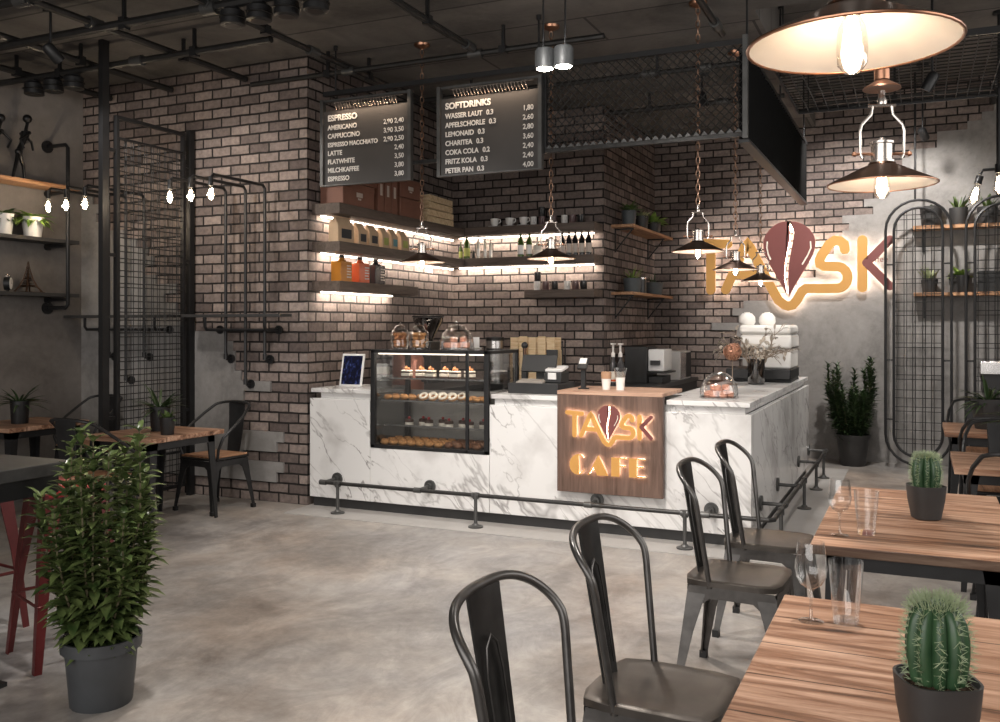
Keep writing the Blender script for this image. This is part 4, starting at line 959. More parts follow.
# filament lamp arm over the second grille
t = thing('pipe_wall_lamp', 'black pipe wall lamp with tilted glowing filament bulb above second grille', 'lamp', (1.0, Y3-.022, 3.05))
def fil_bulb(par, p, tilt=0, on=M['filament'], e=12, s=1.0):
    Mx = Matrix.Translation(p) @ Matrix.Rotation(tilt, 4, 'Y') @ Matrix.Scale(s, 4)
    MB(Mx).lathe([(.021,.0),(.021,-.045),(.024,-.05)][::-1], 12).build('bulb_socket', M['black'], par)
    MB(Mx).lathe([(.013,-.052),(.024,-.085),(.033,-.125),(.030,-.15),(.016,-.168),(0,-.172)], 14, cap=False).build('bulb_glass', M['bulb_glass'], par)
    mb = MB(Mx)
    for k in range(6):
        a = 2*PI*k/6; mb.tube([(.007*math.cos(a), .007*math.sin(a), -.075), (.015*math.cos(a), .015*math.sin(a), -.145)], .0035, 5)
    mb.sph((0,0,-.112), .012, 8, 6, 1, 1, 2.4)
    mb.build('filament', on, par)
    q = Mx @ Vector((0,0,-.11)); lamp('bulb_light', 'POINT', q, e, (1, .82, .62), par, shadow_soft_size=.035)
b1_ = onY(980, 176, 10.6)
loc = (b1_[0]-1.0, b1_[1]-(Y3-.022), b1_[2]-3.05)
MB().tube([(0,-.0,-.0), (0,-.06,0), (0,-.09,.03), (0,-.09,loc[2]+.03), (0,-.12,loc[2]+.06), (0, loc[1]+.05, loc[2]+.06), (-.03, loc[1], loc[2]+.06), (loc[0]+.03, loc[1], loc[2]+.06), (loc[0], loc[1], loc[2]+.02)], .016, 8).build('lamp_pipe', M['black'], t)
MB().cyl((0,-.018,0),(0,0,0),.05,.05,18).build('wall_flange', M['black'], t)
fil_bulb(t, loc, math.radians(14), e=8, s=1.7)
b2_ = onY(999, 164, 9.4)
t = thing('pipe_wall_lamp', 'glowing filament bulb on black drop pipe at the right frame edge', 'lamp', (b2_[0], 9.4, ZH))
MB().cyl((0,0,-.03),(0,0,-.001),.05,.05,18).build('ceiling_flange', M['black'], t); MB().cyl((0,0,b2_[2]-ZH-.01),(0,0,-.03),.014).build('lamp_pipe', M['black'], t)
fil_bulb(t, (0,0,b2_[2]-ZH), 0, e=8, s=1.6)

# ------------------------------------------------------------------ pendants
def pendant(label, x, y, z, ztop, energy, group, chain_big=False):
    """z = rim height of the shade"""
    r = thing('pendant_lamp', label, 'lamp', (x, y, z), math.radians(20), group)
    R0 = .193
    MB().lathe([(R0,0),(R0+.004,.004),(R0-.012,.012),(.070,.066),(.050,.074),(.046,.082)], 36, cap=False).build('lamp_shade', M['bronze'], r)
    MB().lathe([(R0-.003,.002),(R0-.016,.010),(.068,.062),(.048,.070),(0,.072)], 36, cap=False).build('shade_lining', M['shade_in'], r)
    MB().tube([(R0*math.cos(a), R0*math.sin(a), .002) for a in [2*PI*i/36 for i in range(36)]], .0035, 6, closed=True).build('shade_rim', M['copper'], r)
    MB().lathe([(.044,.083),(.044,.090),(.038,.092),(.038,.150),(.044,.152),(.044,.160),(.020,.164),(.010,.176),(0,.178)], 24).build('socket_cup', M['nickel'], r)
    mb = MB()
    for s in (-1, 1): mb.tube([(s*.070,0,.100),(s*.078,0,.115),(s*.080,0,.200),(s*.074,0,.225),(s*.040,0,.262),(s*.034,0,.300)], .006, 8)
    mb.build('yoke_arms', M['nickel'], r)
    MB().cyl((-.10,0,.116),(.10,0,.116),.0055).sph((-.10,0,.116),.010,8,6).sph((.10,0,.116),.010,8,6).build('yoke_pin', M['copper'], r)
    MB().cyl((-.05,0,.297),(.05,0,.297),.0065).lathe([(.016,.30),(.018,.315),(.012,.33),(.012,.352),(0,.354)],14).build('yoke_bridge', M['nickel'], r)
    if chain_big: MB().lathe([(0,.392),(.02,.392),(.066,.364),(.068,.358),(0,.362)][::-1],24).lathe([(.028,.3925),(.028,.43),(0,.433)],16).build('cover_disc', M['copper'], r)
    mb = MB(); zz = .355 if not chain_big else .434; k = 0; lk = .052
    while z+zz+lk < ztop-.02:
        a = (PI/2)*(k % 2); ca, sa = math.cos(a), math.sin(a)
        P = []
        for i in range(10):
            q = 2*PI*i/10; hx = .015*math.cos(q); hz = lk*.5+(lk*.62)*math.sin(q)
            P.append((hx*ca, hx*sa, zz+hz))
        mb.tube(P, .0045, 5, closed=True); zz += lk*.98; k += 1
    mb.build('chain', M['chain'], r)
    MB().lathe([(.012,ztop-z-.045),(.065,ztop-z-.02),(.07,ztop-z-.001)],20).build('ceiling_rose', M['copper'], r)
    MB().lathe([(.014,.070),(.014,.058),(.026,.035),(.029,-.005),(.027,-.035),(.015,-.05),(0,-.053)], 16, cap=False).build('bulb_glass', M['bulb_glass'], r)
    mb = MB()
    for k in range(7):
        a = 2*PI*k/7; mb.tube([(.006*math.cos(a),.006*math.sin(a),.055),(.014*math.cos(a),.014*math.sin(a),.02),(.014*math.cos(a),.014*math.sin(a),-.03)], .0032, 5)
    mb.build('filament', M['filament'], r)
    MB().lathe([(.016,.0585),(.016,.071)],12).build('bulb_cap', M['nickel'], r)
    lamp('bulb_light', 'POINT', (0,0,.0), energy, (1,.87,.77), r, shadow_soft_size=.03)
    return r
gp = 'pendants over the service counter'; gt_ = 'pendants over the dining tables'
pendant('bronze cone pendant on long chain over the pastry case, leftmost of all', -3.893, 6.885, 2.15, ZC, 5, gp)
pendant('bronze cone pendant on long chain above the till, second from left', -2.707, 6.899, 2.145, ZC, 5, gp)
pendant('bronze cone pendant over the counter corner, first of the three before the wall sign', -1.51, 6.858, 2.16, ZC, 5, gp)
pendant('bronze cone pendant in front of the wall sign, middle of that row of three', -1.48, 8.23, 2.10, ZC, 5, gp)
pendant('bronze cone pendant in front of the wall sign, farthest of that row of three', -1.50, 9.76, 2.07, ZC, 5, gp)
pendant('large copper rimmed pendant over the nearest table, cut off by the frame top', -.117, 1.87, 2.135, ZC, .75, gt_, True)
pendant('copper pendant with nickel yoke hanging over the second wooden table', -.128, 3.71, 2.13, ZC, 1.0, gt_, True)

# ------------------------------------------------------------------ hung menu frame over the counter
MY = 6.58
t = thing('hanging_screen', 'black steel frame hung over the counter with mesh front and ribbed side', 'hanging frame', (-2.9, MY, 2.8)); B0 = (-2.9, MY, 2.8)
def mf(mb, name, m, bevel=0, **k): return lp(mb, name, m, t, bevel, B0, **k)
mf(MB().box(-4.72, MY+.02, 3.60, -1.13, MY+.06, 3.64), 'top_rail', M['black'])
mf(MB().box(-3.83, MY+.02, 2.945, -1.13, MY+.06, 2.975), 'bottom_rail', M['gun_dark'])
mf(MB().box(-1.135, MY, 2.93, -1.10, MY+.045, 3.66), 'corner_post', M['rosette'])
mf(MB().box(-2.66, MY+.02, 2.976, -2.63, MY+.05, 3.599), 'mesh_post', M['black'])
mb = MB(); x0, x1, z0, z1 = -2.63, -1.137, 2.976, 3.60; st = .062
def clipseg(mb, p, q):
    mb.tube([p, q], .0042, 4)
n = int((x1-x0+z1-z0)/st)
for i in range(n+1):
    c_ = x0-(z1-z0)+i*st
    a = max(x0, c_); bq = min(x1, c_+(z1-z0))
    if bq > a: clipseg(mb, (a, MY+.04, z0+(a-c_)), (bq, MY+.04, z0+(bq-c_))); clipseg(mb, (a, MY+.036, z1-(a-c_)), (bq, MY+.036, z1-(bq-c_)))
mf(mb, 'expanded_mesh', M['mesh'], smooth=False)
mb = MB(); x = x0
while x < x1-.05:
    mb.add([(x, MY+.018, 2.976), (x+.05, MY+.018, 2.976), (x+.025, MY+.018, 3.005), (x, MY+.012, 2.976), (x+.05, MY+.012, 2.976), (x+.025, MY+.012, 3.005)], [(3,4,5),(2,1,0),(0,1,4,3),(1,2,5,4),(2,0,3,5)]); x += .06
mf(mb, 'mesh_teeth', M['rosette'], smooth=False)
mb = MB(); YE = 10.32; prof = []; y = MY+.046; k = 0
while y < YE:
    prof.append((y, -1.128+(.03 if k % 2 else 0))); y += .05; k += 1
vs = [(x, y, 2.93) for y, x in prof]+[(x, y, 3.55) for y, x in prof]; m_ = len(prof)
mb.add(vs, [(i, i+1, m_+i+1, m_+i) for i in range(m_-1)])
mb.box(-1.165, MY+.046, 2.93, -1.145, YE, 3.55)
mf(mb, 'ribbed_side_panel', plain('ribbed_black', (.006,.006,.006), .6, 0, .1, 9, .06), smooth=False)
mf(MB().box(-1.17, MY+.046, 2.905, -1.095, YE, 2.929).box(-1.17, MY+.046, 3.551, -1.095, YE, 3.58), 'side_rail', M['black'])
for x, y in ((-4.60, MY+.04), (-2.70, MY+.04), (-1.12, MY+.1), (-1.12, 8.4), (-1.12, 10.2)):
    mf(MB().cyl((x,y,3.58 if y > MY+.05 else 3.64),(x,y,ZC if x < -1.15 or y < 7.2 else ZH),.008).cyl((x,y,ZC-.04 if (x < -1.15 or y < 7.2) else ZH-.04),(x,y,(ZC if (x < -1.15 or y < 7.2) else ZH)-.001),.02), 'hanger_rod', M['black'])
def menu(label, x0, x1, z0, z1, head, lines, prices):
    r = thing('menu_board', label, 'menu board', (x0, MY, z0)); w_, h_ = x1-x0, z1-z0
    MB().box(.02,-.012,.012, w_-.02,.0,h_-.10).build('board_face', M['board'], r)
    MB().box(-.012,-.03,0,.018,.018,h_).box(w_-.018,-.03,0,w_+.012,.018,h_).box(.0185,-.03,0,w_-.0185,.018,.011).box(.0185,-.015,h_-.018,w_-.0185,.018,h_).build('board_frame', M['rosette'], r)
    mb = MB(); n_ = int((w_-.22)/.03)
    for i in range(n_): mb.tube([(.13+i*.03,-.02,h_-.035),(.155+i*.03,-.02,h_-.095)], .0045, 5)
    mb.tube([(.1,-.02,h_-.03),(w_-.06,-.02,h_-.03)], .005, 6); mb.build('lamp_grille', M['nickel'], r, smooth=False)
    lamp('board_lamp', 'AREA', (w_*.55,-.06,h_-.04), 3.6, (1,.74,.52), r, rot=(math.radians(-20),0,0), shape='RECTANGLE', size=w_*.75, size_y=.02)
    s = .062; dz = (h_-.27)/len(lines); z = h_-.185
    text(head, s*1.12, M['text'], 'heading', r, (.06,-.0145,z), extrude=.0015, offset=.0025)
    for i, ((nme, size), pr) in enumerate(zip(lines, prices)):
        z = h_-.262-.0735*i
        wds = nme.split(); qty = wds.pop() if wds[-1][0].isdigit() else None
        o = text(' '.join(wds), s*size, M['text'], 'menu_line', r, (.06,-.0145,z), extrude=.0015, offset=.0015, xs=.92)
        if qty: text(qty, s*size, M['text'], 'serving_size', r, (.06+.035+.92*max(v.co.x for v in o.data.vertices),-.0145,z), extrude=.0015, offset=.0015, xs=.92)
        text(pr, s*.9, M['text'], 'menu_price', r, (w_-.06,-.0145,z+.004), extrude=.0015, offset=.0006, align='RIGHT', xs=.95)
menu('hanging dark menu board headed ESPRESSO, the left of the two', -4.703, -3.825, 2.808, 3.555, 'ESPRESSO',
     [('AMERICANO',.9),('CAPPUCCINO',.9),('ESPRESSO MACCHIATO',.84),('LATTE',.9),('FLATWHITE',.9),('MILCHKAFFEE',.9),('ESPRESSO',.9)], ['2,90 2,40','3,90 3,50','2,90 2,50','2,40','3,50','3,80','3,80'])
menu('hanging dark menu board headed SOFTDRINKS, the right of the two', -3.556, -2.662, 2.815, 3.545, 'SOFTDRINKS',
     [('WASSER LAUT  0.3',.9),('APFELSCHORLE  0.3',.9),('LEMONAID 0.3',.9),('CHARITEA  0.3',.9),('COKA COLA 0.2',.9),('FRITZ KOLA 0.3',.9),('PETER PAN  0.3',.9)], ['1,80','2,60','2,80','3,60','2,40','2,40','4,00'])

# ------------------------------------------------------------------ ceiling services
def pipe(label, pts, rad, joints=(), name='ceiling_pipe', cat='pipe', m='pipe'):
    o = thing(name, label, cat, pts[0])
    b = pts[0]
    lp(MB().tube(pts, rad, 8), 'pipe_run', M[m], o, 0, b)
    for k, (p, q) in enumerate(joints):
        lp(MB().cyl(p, q, rad*1.55, None, 10), 'pipe_joint', M['rosette'], o, 0, b)
    # clips up to the ceiling
    A = Vector(pts[0]); Bv = Vector(pts[-1]); L = (Bv-A).length; n_ = max(2, int(L/1.4))
    for i in range(n_):
        p = A.lerp(Bv, (i+.5)/n_); zc = ZH if (p.x > -1.15 and p.y > 7.2) else ZC
        lp(MB().box(p.x-.012, p.y-.012, p.z+rad*.5, p.x+.012, p.y+.012, zc-.001).box(p.x-.03, p.y-.03, p.z-rad*1.3, p.x+.03, p.y+.03, p.z+rad*1.3), 'pipe_clip', M['black'], o, 0, b)
    return o
PZ = 3.86
def jx(x, y, z=PZ): return ((x-.06, y, z), (x+.06, y, z))
def jy(x, y, z=PZ): return ((x, y-.06, z), (x, y+.06, z))
pipe('dark ceiling conduit running back above the ESPRESSO menu board', [(-3.30, 2.0, PZ), (-3.30, 6.70, PZ)], .026, [jy(-3.30, 5.2), jy(-3.30, 6.6)])
pipe('dark ceiling conduit running back toward the brick pier corner', [(-4.53, 2.0, PZ), (-4.53, 9.2, PZ)], .026, [jy(-4.53, 5.0), jy(-4.53, 6.2)])
pipe('dark ceiling conduit crossing above both menu boards', [(-5.6, 6.72, PZ-.03), (-2.2, 6.72, PZ-.03)], .024, [jx(-3.3, 6.72, PZ-.03), jx(-4.53, 6.72, PZ-.03)])
pipe('dark ceiling conduit running back over the second pendant rose', [(-1.385, 3.2, PZ), (-1.385, 7.15, PZ)], .026, [jy(-1.385, 6.9)])
pipe('thick cross conduit carrying round black downlights at the top edge', [(-7.7, 5.0, PZ-.02), (-3.0, 5.0, PZ-.02)], .035, [jx(-4.53, 5.0, PZ-.02), jx(-3.32, 5.0, PZ-.02)])
pipe('dark cross conduit nearest the front at upper left', [(-7.7, 4.35, PZ-.02), (-3.4, 4.35, PZ-.02)], .03, [jx(-5.6, 4.35, PZ-.02)])
pipe('dark cross conduit in front of the left brick wall', [(-7.7, 5.75, PZ-.02), (-4.6, 5.75, PZ-.02)], .03, [jx(-6.0, 5.75, PZ-.02)])
pipe('dark ceiling conduit running back along the left wall', [(-7.35, 2.5, PZ+.02), (-7.35, 6.7, PZ+.02)], .03)
pipe('dark ceiling conduit running back above the left wall lamps', [(-6.55, 2.5, PZ+.02), (-6.55, 6.7, PZ+.02)], .03)
pipe('dark ceiling conduit running back between wall lamps and brick pier', [(-5.65, 2.0, PZ+.02), (-5.65, 6.7, PZ+.02)], .03, [jy(-5.65, 5.0, PZ+.02)])
pipe('dark cross conduit seen through the mesh above the alcove', [(-4.9, 8.0, PZ), (-1.2, 8.0, PZ)], .024, [jx(-2.2, 8.0), jx(-1.7, 8.0)])
pipe('dark cross conduit seen through the mesh, farther back near plant shelves', [(-3.0, 9.3, PZ), (-1.2, 9.3, PZ)], .024, [jx(-1.8, 9.3)])
pipe('dark high conduit running back beside the grid panel on the right', [(.75, 8.6, 4.1), (.75, 11.5, 4.1)], .04, [jy(.75, 10.6, 4.1)])
pipe('pale edged cross conduit high on the back wall above the sign', [(-1.0, 11.0, 4.13), (2.0, 11.0, 4.13)], .02, m='rosette')
def can(label, x, y, z=PZ-.05):
    r = thing('ceiling_downlight', label, 'downlight', (x, y, z), 0, 'round black ceiling downlights')
    MB().lathe([(.075,-.125),(.085,-.12),(.085,-.03),(.05,-.005),(.05,-.001)], 18).build('housing', M['black'], r)
    MB().lathe([(.055,-.128),(.055,-.1255)], 16).build('lens', M['gun_dark'], r)
    MB().tube([(.088*math.cos(a), .088*math.sin(a), -.075) for a in [2*PI*i/20 for i in range(20)]], .008, 6, closed=True).build('ring', M['gun_dark'], r)
for i, x in enumerate((-4.33, -4.10, -3.87, -3.63)):
    can('round black downlight under the thick cross conduit at the top edge', x, 5.0)
for i, x in enumerate((-7.25, -7.0, -6.75)):
    can('round black downlight under the conduit near the left wall', x, 5.75)
# twin spot
t = thing('twin_spot', 'grey twin cylinder spotlight glowing warm, hung right of SOFTDRINKS board', 'spotlight', (-1.987, 5.115, 3.15))
for s in (-1, 1):
    MB().lathe([(.054,.0),(.060,.002),(.060,.105),(.05,.118),(0,.12)], 24, (s*.060, 0, 0)).build('spot_body', M['grey_spot'], t); MB().lathe([(0,-.012),(.03,-.010),(.05,-.002)][::-1], 20, (s*.060,0,0), cap=False).build('spot_lens', M['spot_on'], t)
    MB().cyl((s*.07,0,.118),(s*.07,0,ZC-3.15-.001),.006).build('hanger_rod', M['black'], t)
    lamp('spot_light', 'SPOT', (s*.06, 0, -.02), 150, (1,.92,.84), t, spot_size=math.radians(120), spot_blend=.6, shadow_soft_size=.06)
# spots mostly added to light the room; the glinting and glaring ones are real
def track(label, p, aim, e, size=70, blend=.5):
    r = thing('real_or_added_spot', label, 'spotlight', p, 0)
    d = (Vector(aim)-Vector(p)).normalized(); q = d.to_track_quat('-Z', 'Y').to_matrix().to_4x4()
    zc = (ZH if (p[0] > -1.15 and p[1] > 7.2) else ZC)-p[2]
    MB().cyl((0,0,.05),(0,0,zc-.001),.010).box(-.06,-.02,zc-.03,.06,.02,zc-.002).build('spot_arm', M['black'], r)
    MB(q).lathe([(.04,-.10),(.045,-.10),(.045,.03),(.03,.05),(0,.052)], 16).build('spot_body', M['black'], r)
    MB(q).lathe([(0,-.097),(.038,-.097),(.038,-.094)][::-1], 16).build('spot_lens', M['spot_on'], r)
    l = lamp('spot_light', 'SPOT', d*.115, e, (1,.945,.89), r, spot_size=math.radians(size), spot_blend=blend, shadow_soft_size=.07)
    l.rotation_euler = d.to_track_quat('-Z', 'Y').to_euler()
TRK = [
 ('added fill spot aimed at the marble counter front, above the open floor', (-3.6, 4.1, 3.75), (-3.6, 6.7, .5), 178, 75),
 ('added fill spot aimed at the counter sign from the ceiling centre', (-1.9, 3.9, 3.75), (-1.7, 6.7, .5), 168, 75),
 ('added fill spot aimed down at the open floor left of centre', (-2.6, 3.0, 3.75), (-2.4, 3.9, 0), 300, 95),
 ('added fill spot aimed down at the wooden dining tables', (-.2, 3.2, 3.75), (-.1, 3.4, .7), 260, 80),
 ('added fill spot aimed at the left brick wall', (-6.0, 4.9, 3.7), (-5.7, 6.7, 2.0), 90, 90),
 ('added fill spot aimed at the wall sign from the back', (-.4, 9.6, 4.2), (-.7, 11.7, 1.5), 480, 95),
 ('glinting track spot at upper right below the grid panel', (.09, 7.95, 3.55), (-1.4, 8.5, .9), 120, 80),
 ('small glaring track spot behind the second table pendant', (.03, 10.9, 3.7), (.3, 11.7, 3.2), 14, 80),
 ('added fill spot lighting the right counter worktop', (-1.9, 8.8, 3.8), (-1.5, 8.6, 1.0), 110, 80),
]
for a in TRK: track(*a)
# ceiling grid panel at right
t = thing('ceiling_grid', 'black wire grid panel hung under the ceiling at upper right', 'grid panel', (.2, 8.6, 3.75))
x0, x1, y0, y1 = -1.3, 1.05, -1.05, 1.0
mb = MB()
x = x0
while x <= x1+.001: mb.tube([(x,y0,0),(x,y1,0)], .005, 4); x += .094
y = y0
while y <= y1+.001: mb.tube([(x0,y,.006),(x1,y,.006)], .005, 4); y += .1025
mb.build('wire_grid', M['wire'], t)
MB().box(x0-.02,y0-.02,-.02,x0,y1+.02,.03).box(x1,y0-.02,-.02,x1+.02,y1+.02,.03).box(x0,y0-.02,-.02,x1,y0,.03).box(x0,y1,-.02,x1,y1+.02,.03).build('grid_frame', M['black'], t)
for x in (x0+.1, x1-.1):
    for y in (y0+.1, y1-.1): MB().cyl((x,y,.0),(x,y,ZH-3.75-.001),.007).build('hanger_rod', M['black'], t)

# ------------------------------------------------------------------ left side: wall lamps, shelves, screen
t0 = None
for i, (x, zb, lab) in enumerate(((-5.83,1.30,'first of the three on bare brick'), (-5.60,1.07,'middle of the three on bare brick'), (-5.38,1.30,'last of the three on bare brick'), (-7.31,1.30,'first of the three behind the wire screen'), (-7.08,1.07,'middle of the three behind the wire screen'), (-6.84,1.30,'last of the three behind the wire screen'))):
    r = thing('pipe_wall_lamp', 'tall black pipe lamp with glowing filament bulb, '+lab, 'lamp', (x, Y1-.0225, zb), 0, 'pipe lamps on the left brick wall')
    MB().cyl((0,-.016,0),(0,0,0),.042,.042,16).build('wall_flange', M['black'], r)
    zt_ = 2.875-zb; ya = -.0795; yb = 5.945-(Y1-.0225)
    MB().tube([(0,-.016,0),(0,ya+.02,0),(0,ya,.02),(0,ya,zt_-.03),(0,ya-.03,zt_),(0,yb+.03,zt_),(0,yb,zt_-.03)], .0145, 8).cyl((0,ya,.0),(0,ya,.05),.02).cyl((0,yb,zt_-.06),(0,yb,zt_-.02),.021).build('lamp_pipe', M['black'], r)
    fil_bulb(r, (0, yb, zt_-.05), 0, e=7)
for x0, x1, lab in ((-7.74, -6.38, 'behind the wire screen'), (-6.21, -5.08, 'on the bare brick below three pipe lamps')):
    b = ((x0+x1)/2, Y1-.13, 1.685)
    r = thing('wall_shelf', 'thin dark wall shelf carried on black pipes, '+lab, 'shelf', b)
    lp(MB().box(x0, Y1-.27, 1.685, x1, Y1-.101, 1.712), 'board', M['kick'], r, .002, b)
    for xx in (x0+.25, x1-.2):
        lp(MB().tube([(xx,Y1-.23,1.684),(xx,Y1-.23,1.60),(xx,Y1-.21,1.57),(xx,Y1-.04,1.57)], .014, 8).cyl((xx,Y1-.042,1.57),(xx,Y1-.0225,1.57),.04), 'pipe_bracket', M['black'], r, 0, b)
    lp(MB().cyl((x0+.25,Y1-.2,1.57),(x1-.2,Y1-.2,1.57),.012), 'pipe_bar', M['black'], r, 0, b)
t = thing('wire_screen', 'tall black wire mesh screen between two steel posts by left brick wall', 'screen', (-6.295, 6.2, 0)); B0 = (-6.295, 6.2, 0)
def wsn(mb, n_, m): return lp(mb, n_, m, t, 0, B0)
wsn(MB().box(-6.325, 5.635, 0, -6.275, 5.705, ZC-.001), 'steel_post', M['black']); wsn(MB().box(-6.325, 6.655, 0, -6.275, 6.716, 3.46), 'steel_post', M['black'])
wsn(MB().box(-6.315,5.785,.1,-6.275,5.815,3.42).box(-6.315,6.57,.1,-6.275,6.60,3.42).box(-6.315,5.816,3.39,-6.275,6.569,3.42).box(-6.315,5.816,3.22,-6.275,6.569,3.235).box(-6.315,5.816,.1,-6.275,6.569,.13).box(-6.315,5.816,.42,-6.275,6.569,.44), 'screen_frame', M['black'])
for z in (.8, 2.2, 3.1): wsn(MB().box(-6.305,5.706,z,-6.285,5.784,z+.03).box(-6.305,6.601,z,-6.285,6.654,z+.03), 'frame_tie', M['black'])
mb = MB(); y = 5.835; k = 0
while y < 6.57: mb.tube([(-6.295,y,.13),(-6.295,y,3.22)], .0045, 4); y += (.055,.02,.05,.028)[k % 4]; k += 1
z = .15; k = 0
while z < 3.2: mb.tube([(-6.289,5.816,z),(-6.289,6.569,z)], .0042, 4); z += (.07,.035,.06,.05)[k % 4]; k += 1
wsn(mb, 'wire_grid', M['wire'])
# pipe shelving on the left wall
pl = []
for z, m_, lab in ((2.965,'plank_y','top board with metal figures'), (2.44,'kick','middle board with white plant pots'), (1.92,'kick','bottom board with clock and tower model')):
    b = (XL+.14, 5.2, z-.035)
    r = thing('wall_shelf', 'long board on left wall pipe shelving, '+lab, 'shelf', b); lp(MB().box(XL+.006, 3.6, z-.035, XL+.275, 6.46, z), 'board', M[m_], r, .002, b); pl.append(r)
for y, lab in ((6.31, 'nearest the wire screen'), (4.4, 'farther toward the front')):
    r = thing('shelf_upright', 'vertical black pipe carrying left wall boards, '+lab, 'pipe', (XL+.001, y, 1.78))
    for z in (0, 1.58): MB().cyl((.0,0,z),(.02,0,z),.06,.06,18).build('wall_flange', M['black'], r)
    MB().tube([(.02,0,0),(.26,0,0),(.29,0,.03),(.29,0,1.55),(.26,0,1.58),(.02,0,1.58)], .019, 10).build('pipe_run', M['black'], r)
    for z in (.08, .60, 1.12): MB().tube([(.29,0,z),(.05,0,z)], .016, 8).cyl((0,0,z),(.03,0,z),.035).build('shelf_arm', M['black'], r)
# figures, pots, clock, tower
def figurine(label, y, lean, s=1.0, flip=1):
    mb = MB(); z0 = 0
    J = lambda a, b, c: (b*0+a*.0+.0+.02*c, flip*a*s, b*s)
    hip = (0,0,.26); sh = (lean*.14,0,.45); hd = (lean*.18,0,.55)
    q = lambda p: (p[1], flip*p[0]*s, p[2]*s)
    mb.tube([q((-.10,.05,.005)), q((-.07,.05,.13)), q(hip)], [.013,.016,.024], 8); mb.tube([q((.09,-.04,.005)), q((.08,-.04,.14)), q(hip)], [.013,.016,.024], 8)
    mb.tube([q(hip), q((lean*.07,0,.34)), q(sh)], [.03,.026,.04], 10); mb.tube([q(sh), q(hd)], [.018,.014], 8)
    mb.sph(q((hd[0],0,.585)), .042*s, 12, 8)
    mb.tube([q((sh[0],.05,.445)), q((sh[0]-.10,.06,.37)), q((sh[0]-.06,.06,.29))], [.014,.012,.011], 8); mb.tube([q((sh[0],-.05,.445)), q((sh[0]+.11,-.06,.39)), q((sh[0]+.13,-.06,.31))], [.014,.012,.011], 8)
    mb.tube([q((sh[0],-.06,.445)), q((sh[0],.06,.445))], .018, 8); mb.sph(q(hip), .036*s, 10, 8)
    r = mb.build('metal_figurine', plain('dark_cast_iron', (.035,.035,.036), .35, .8, .2)); r.location = (XL+.16, y, 2.9655)
    return tag(r, label, 'sculpture')
figurine('black metal standing figure sculpture on the top left wall board, near its pipe', 5.88, .5, 1.0, 1)
figurine('black metal leaning figure sculpture on the top left wall board, at frame edge', 5.55, -.9, .92, -1)
zt = 2.4405
smallplant('white pot of bright green leaves on the middle left wall board, fully visible', (XL+.17, 6.02, zt), .075, .10, .19, 'trail', M['white'], 31, M['leaf_bright'], 1.5, 60)
smallplant('white pot at the left frame edge on the middle left wall board', (XL+.17, 5.72, zt), .065, .085, .19, 'trail', M['white'], 32, M['leaf'], 1.3, 30)
zt = 1.9205
r = thing('tower_model', 'small bronze lattice tower model on the bottom left wall board', 'ornament', (XL+.16, 5.98, zt))
mb = MB()
pr = [(0,.085),(.06,.05),(.065,.05),(.13,.027),(.135,.027),(.22,.010),(.29,.003)]
for sx_ in (-1,1):
    for sy_ in (-1,1): mb.tube([(sx_*w_, sy_*w_, z) for z, w_ in pr], [.010,.008,.008,.006,.006,.004,.002], 5)
for k in range(14):
    z = .05+k*.014; w_ = .053*math.exp(-(z-.05)*8.2); 
    mb.tube([(-w_,-w_,z),(w_,-w_,z+.01),(w_,w_,z),(-w_,w_,z+.01)], .003, 4, closed=True)
mb.build('tower_lattice', M['bronze'], r); MB().cbox((0,0,.058),.105,.105,.008).cbox((0,0,.128),.06,.06,.007).build('tower_deck', M['bronze'], r); MB().box(-.1,-.1,-.0,.1,.1,.005).build('tower_base', M['bronze'], r)
r = thing('alarm_clock', 'small round white alarm clock on the bottom left wall board', 'clock', (XL+.17, 5.76, zt), math.radians(40))
MB().cyl((-.025,0,.075),(.025,0,.075),.062,.062,24).build('clock_case', M['black_plastic'], r); MB().cyl((.0255,0,.075),(.028,0,.075),.055,.055,24).build('clock_face', M['white'], r)
MB().box(.0285,-.002,.075,.030,.002,.115).box(.0285,0,.073,.030,.03,.077).build('clock_hands', M['black_plastic'], r)
MB().cyl((0,-.03,.0),(0,-.02,.03),.006).cyl((0,.03,0),(0,.02,.03),.006).build('clock_feet', M['black_plastic'], r); MB().sph((0,-.035,.142),.018,10,6).sph((0,.035,.142),.018,10,6).build('clock_bells', M['nickel'], r)

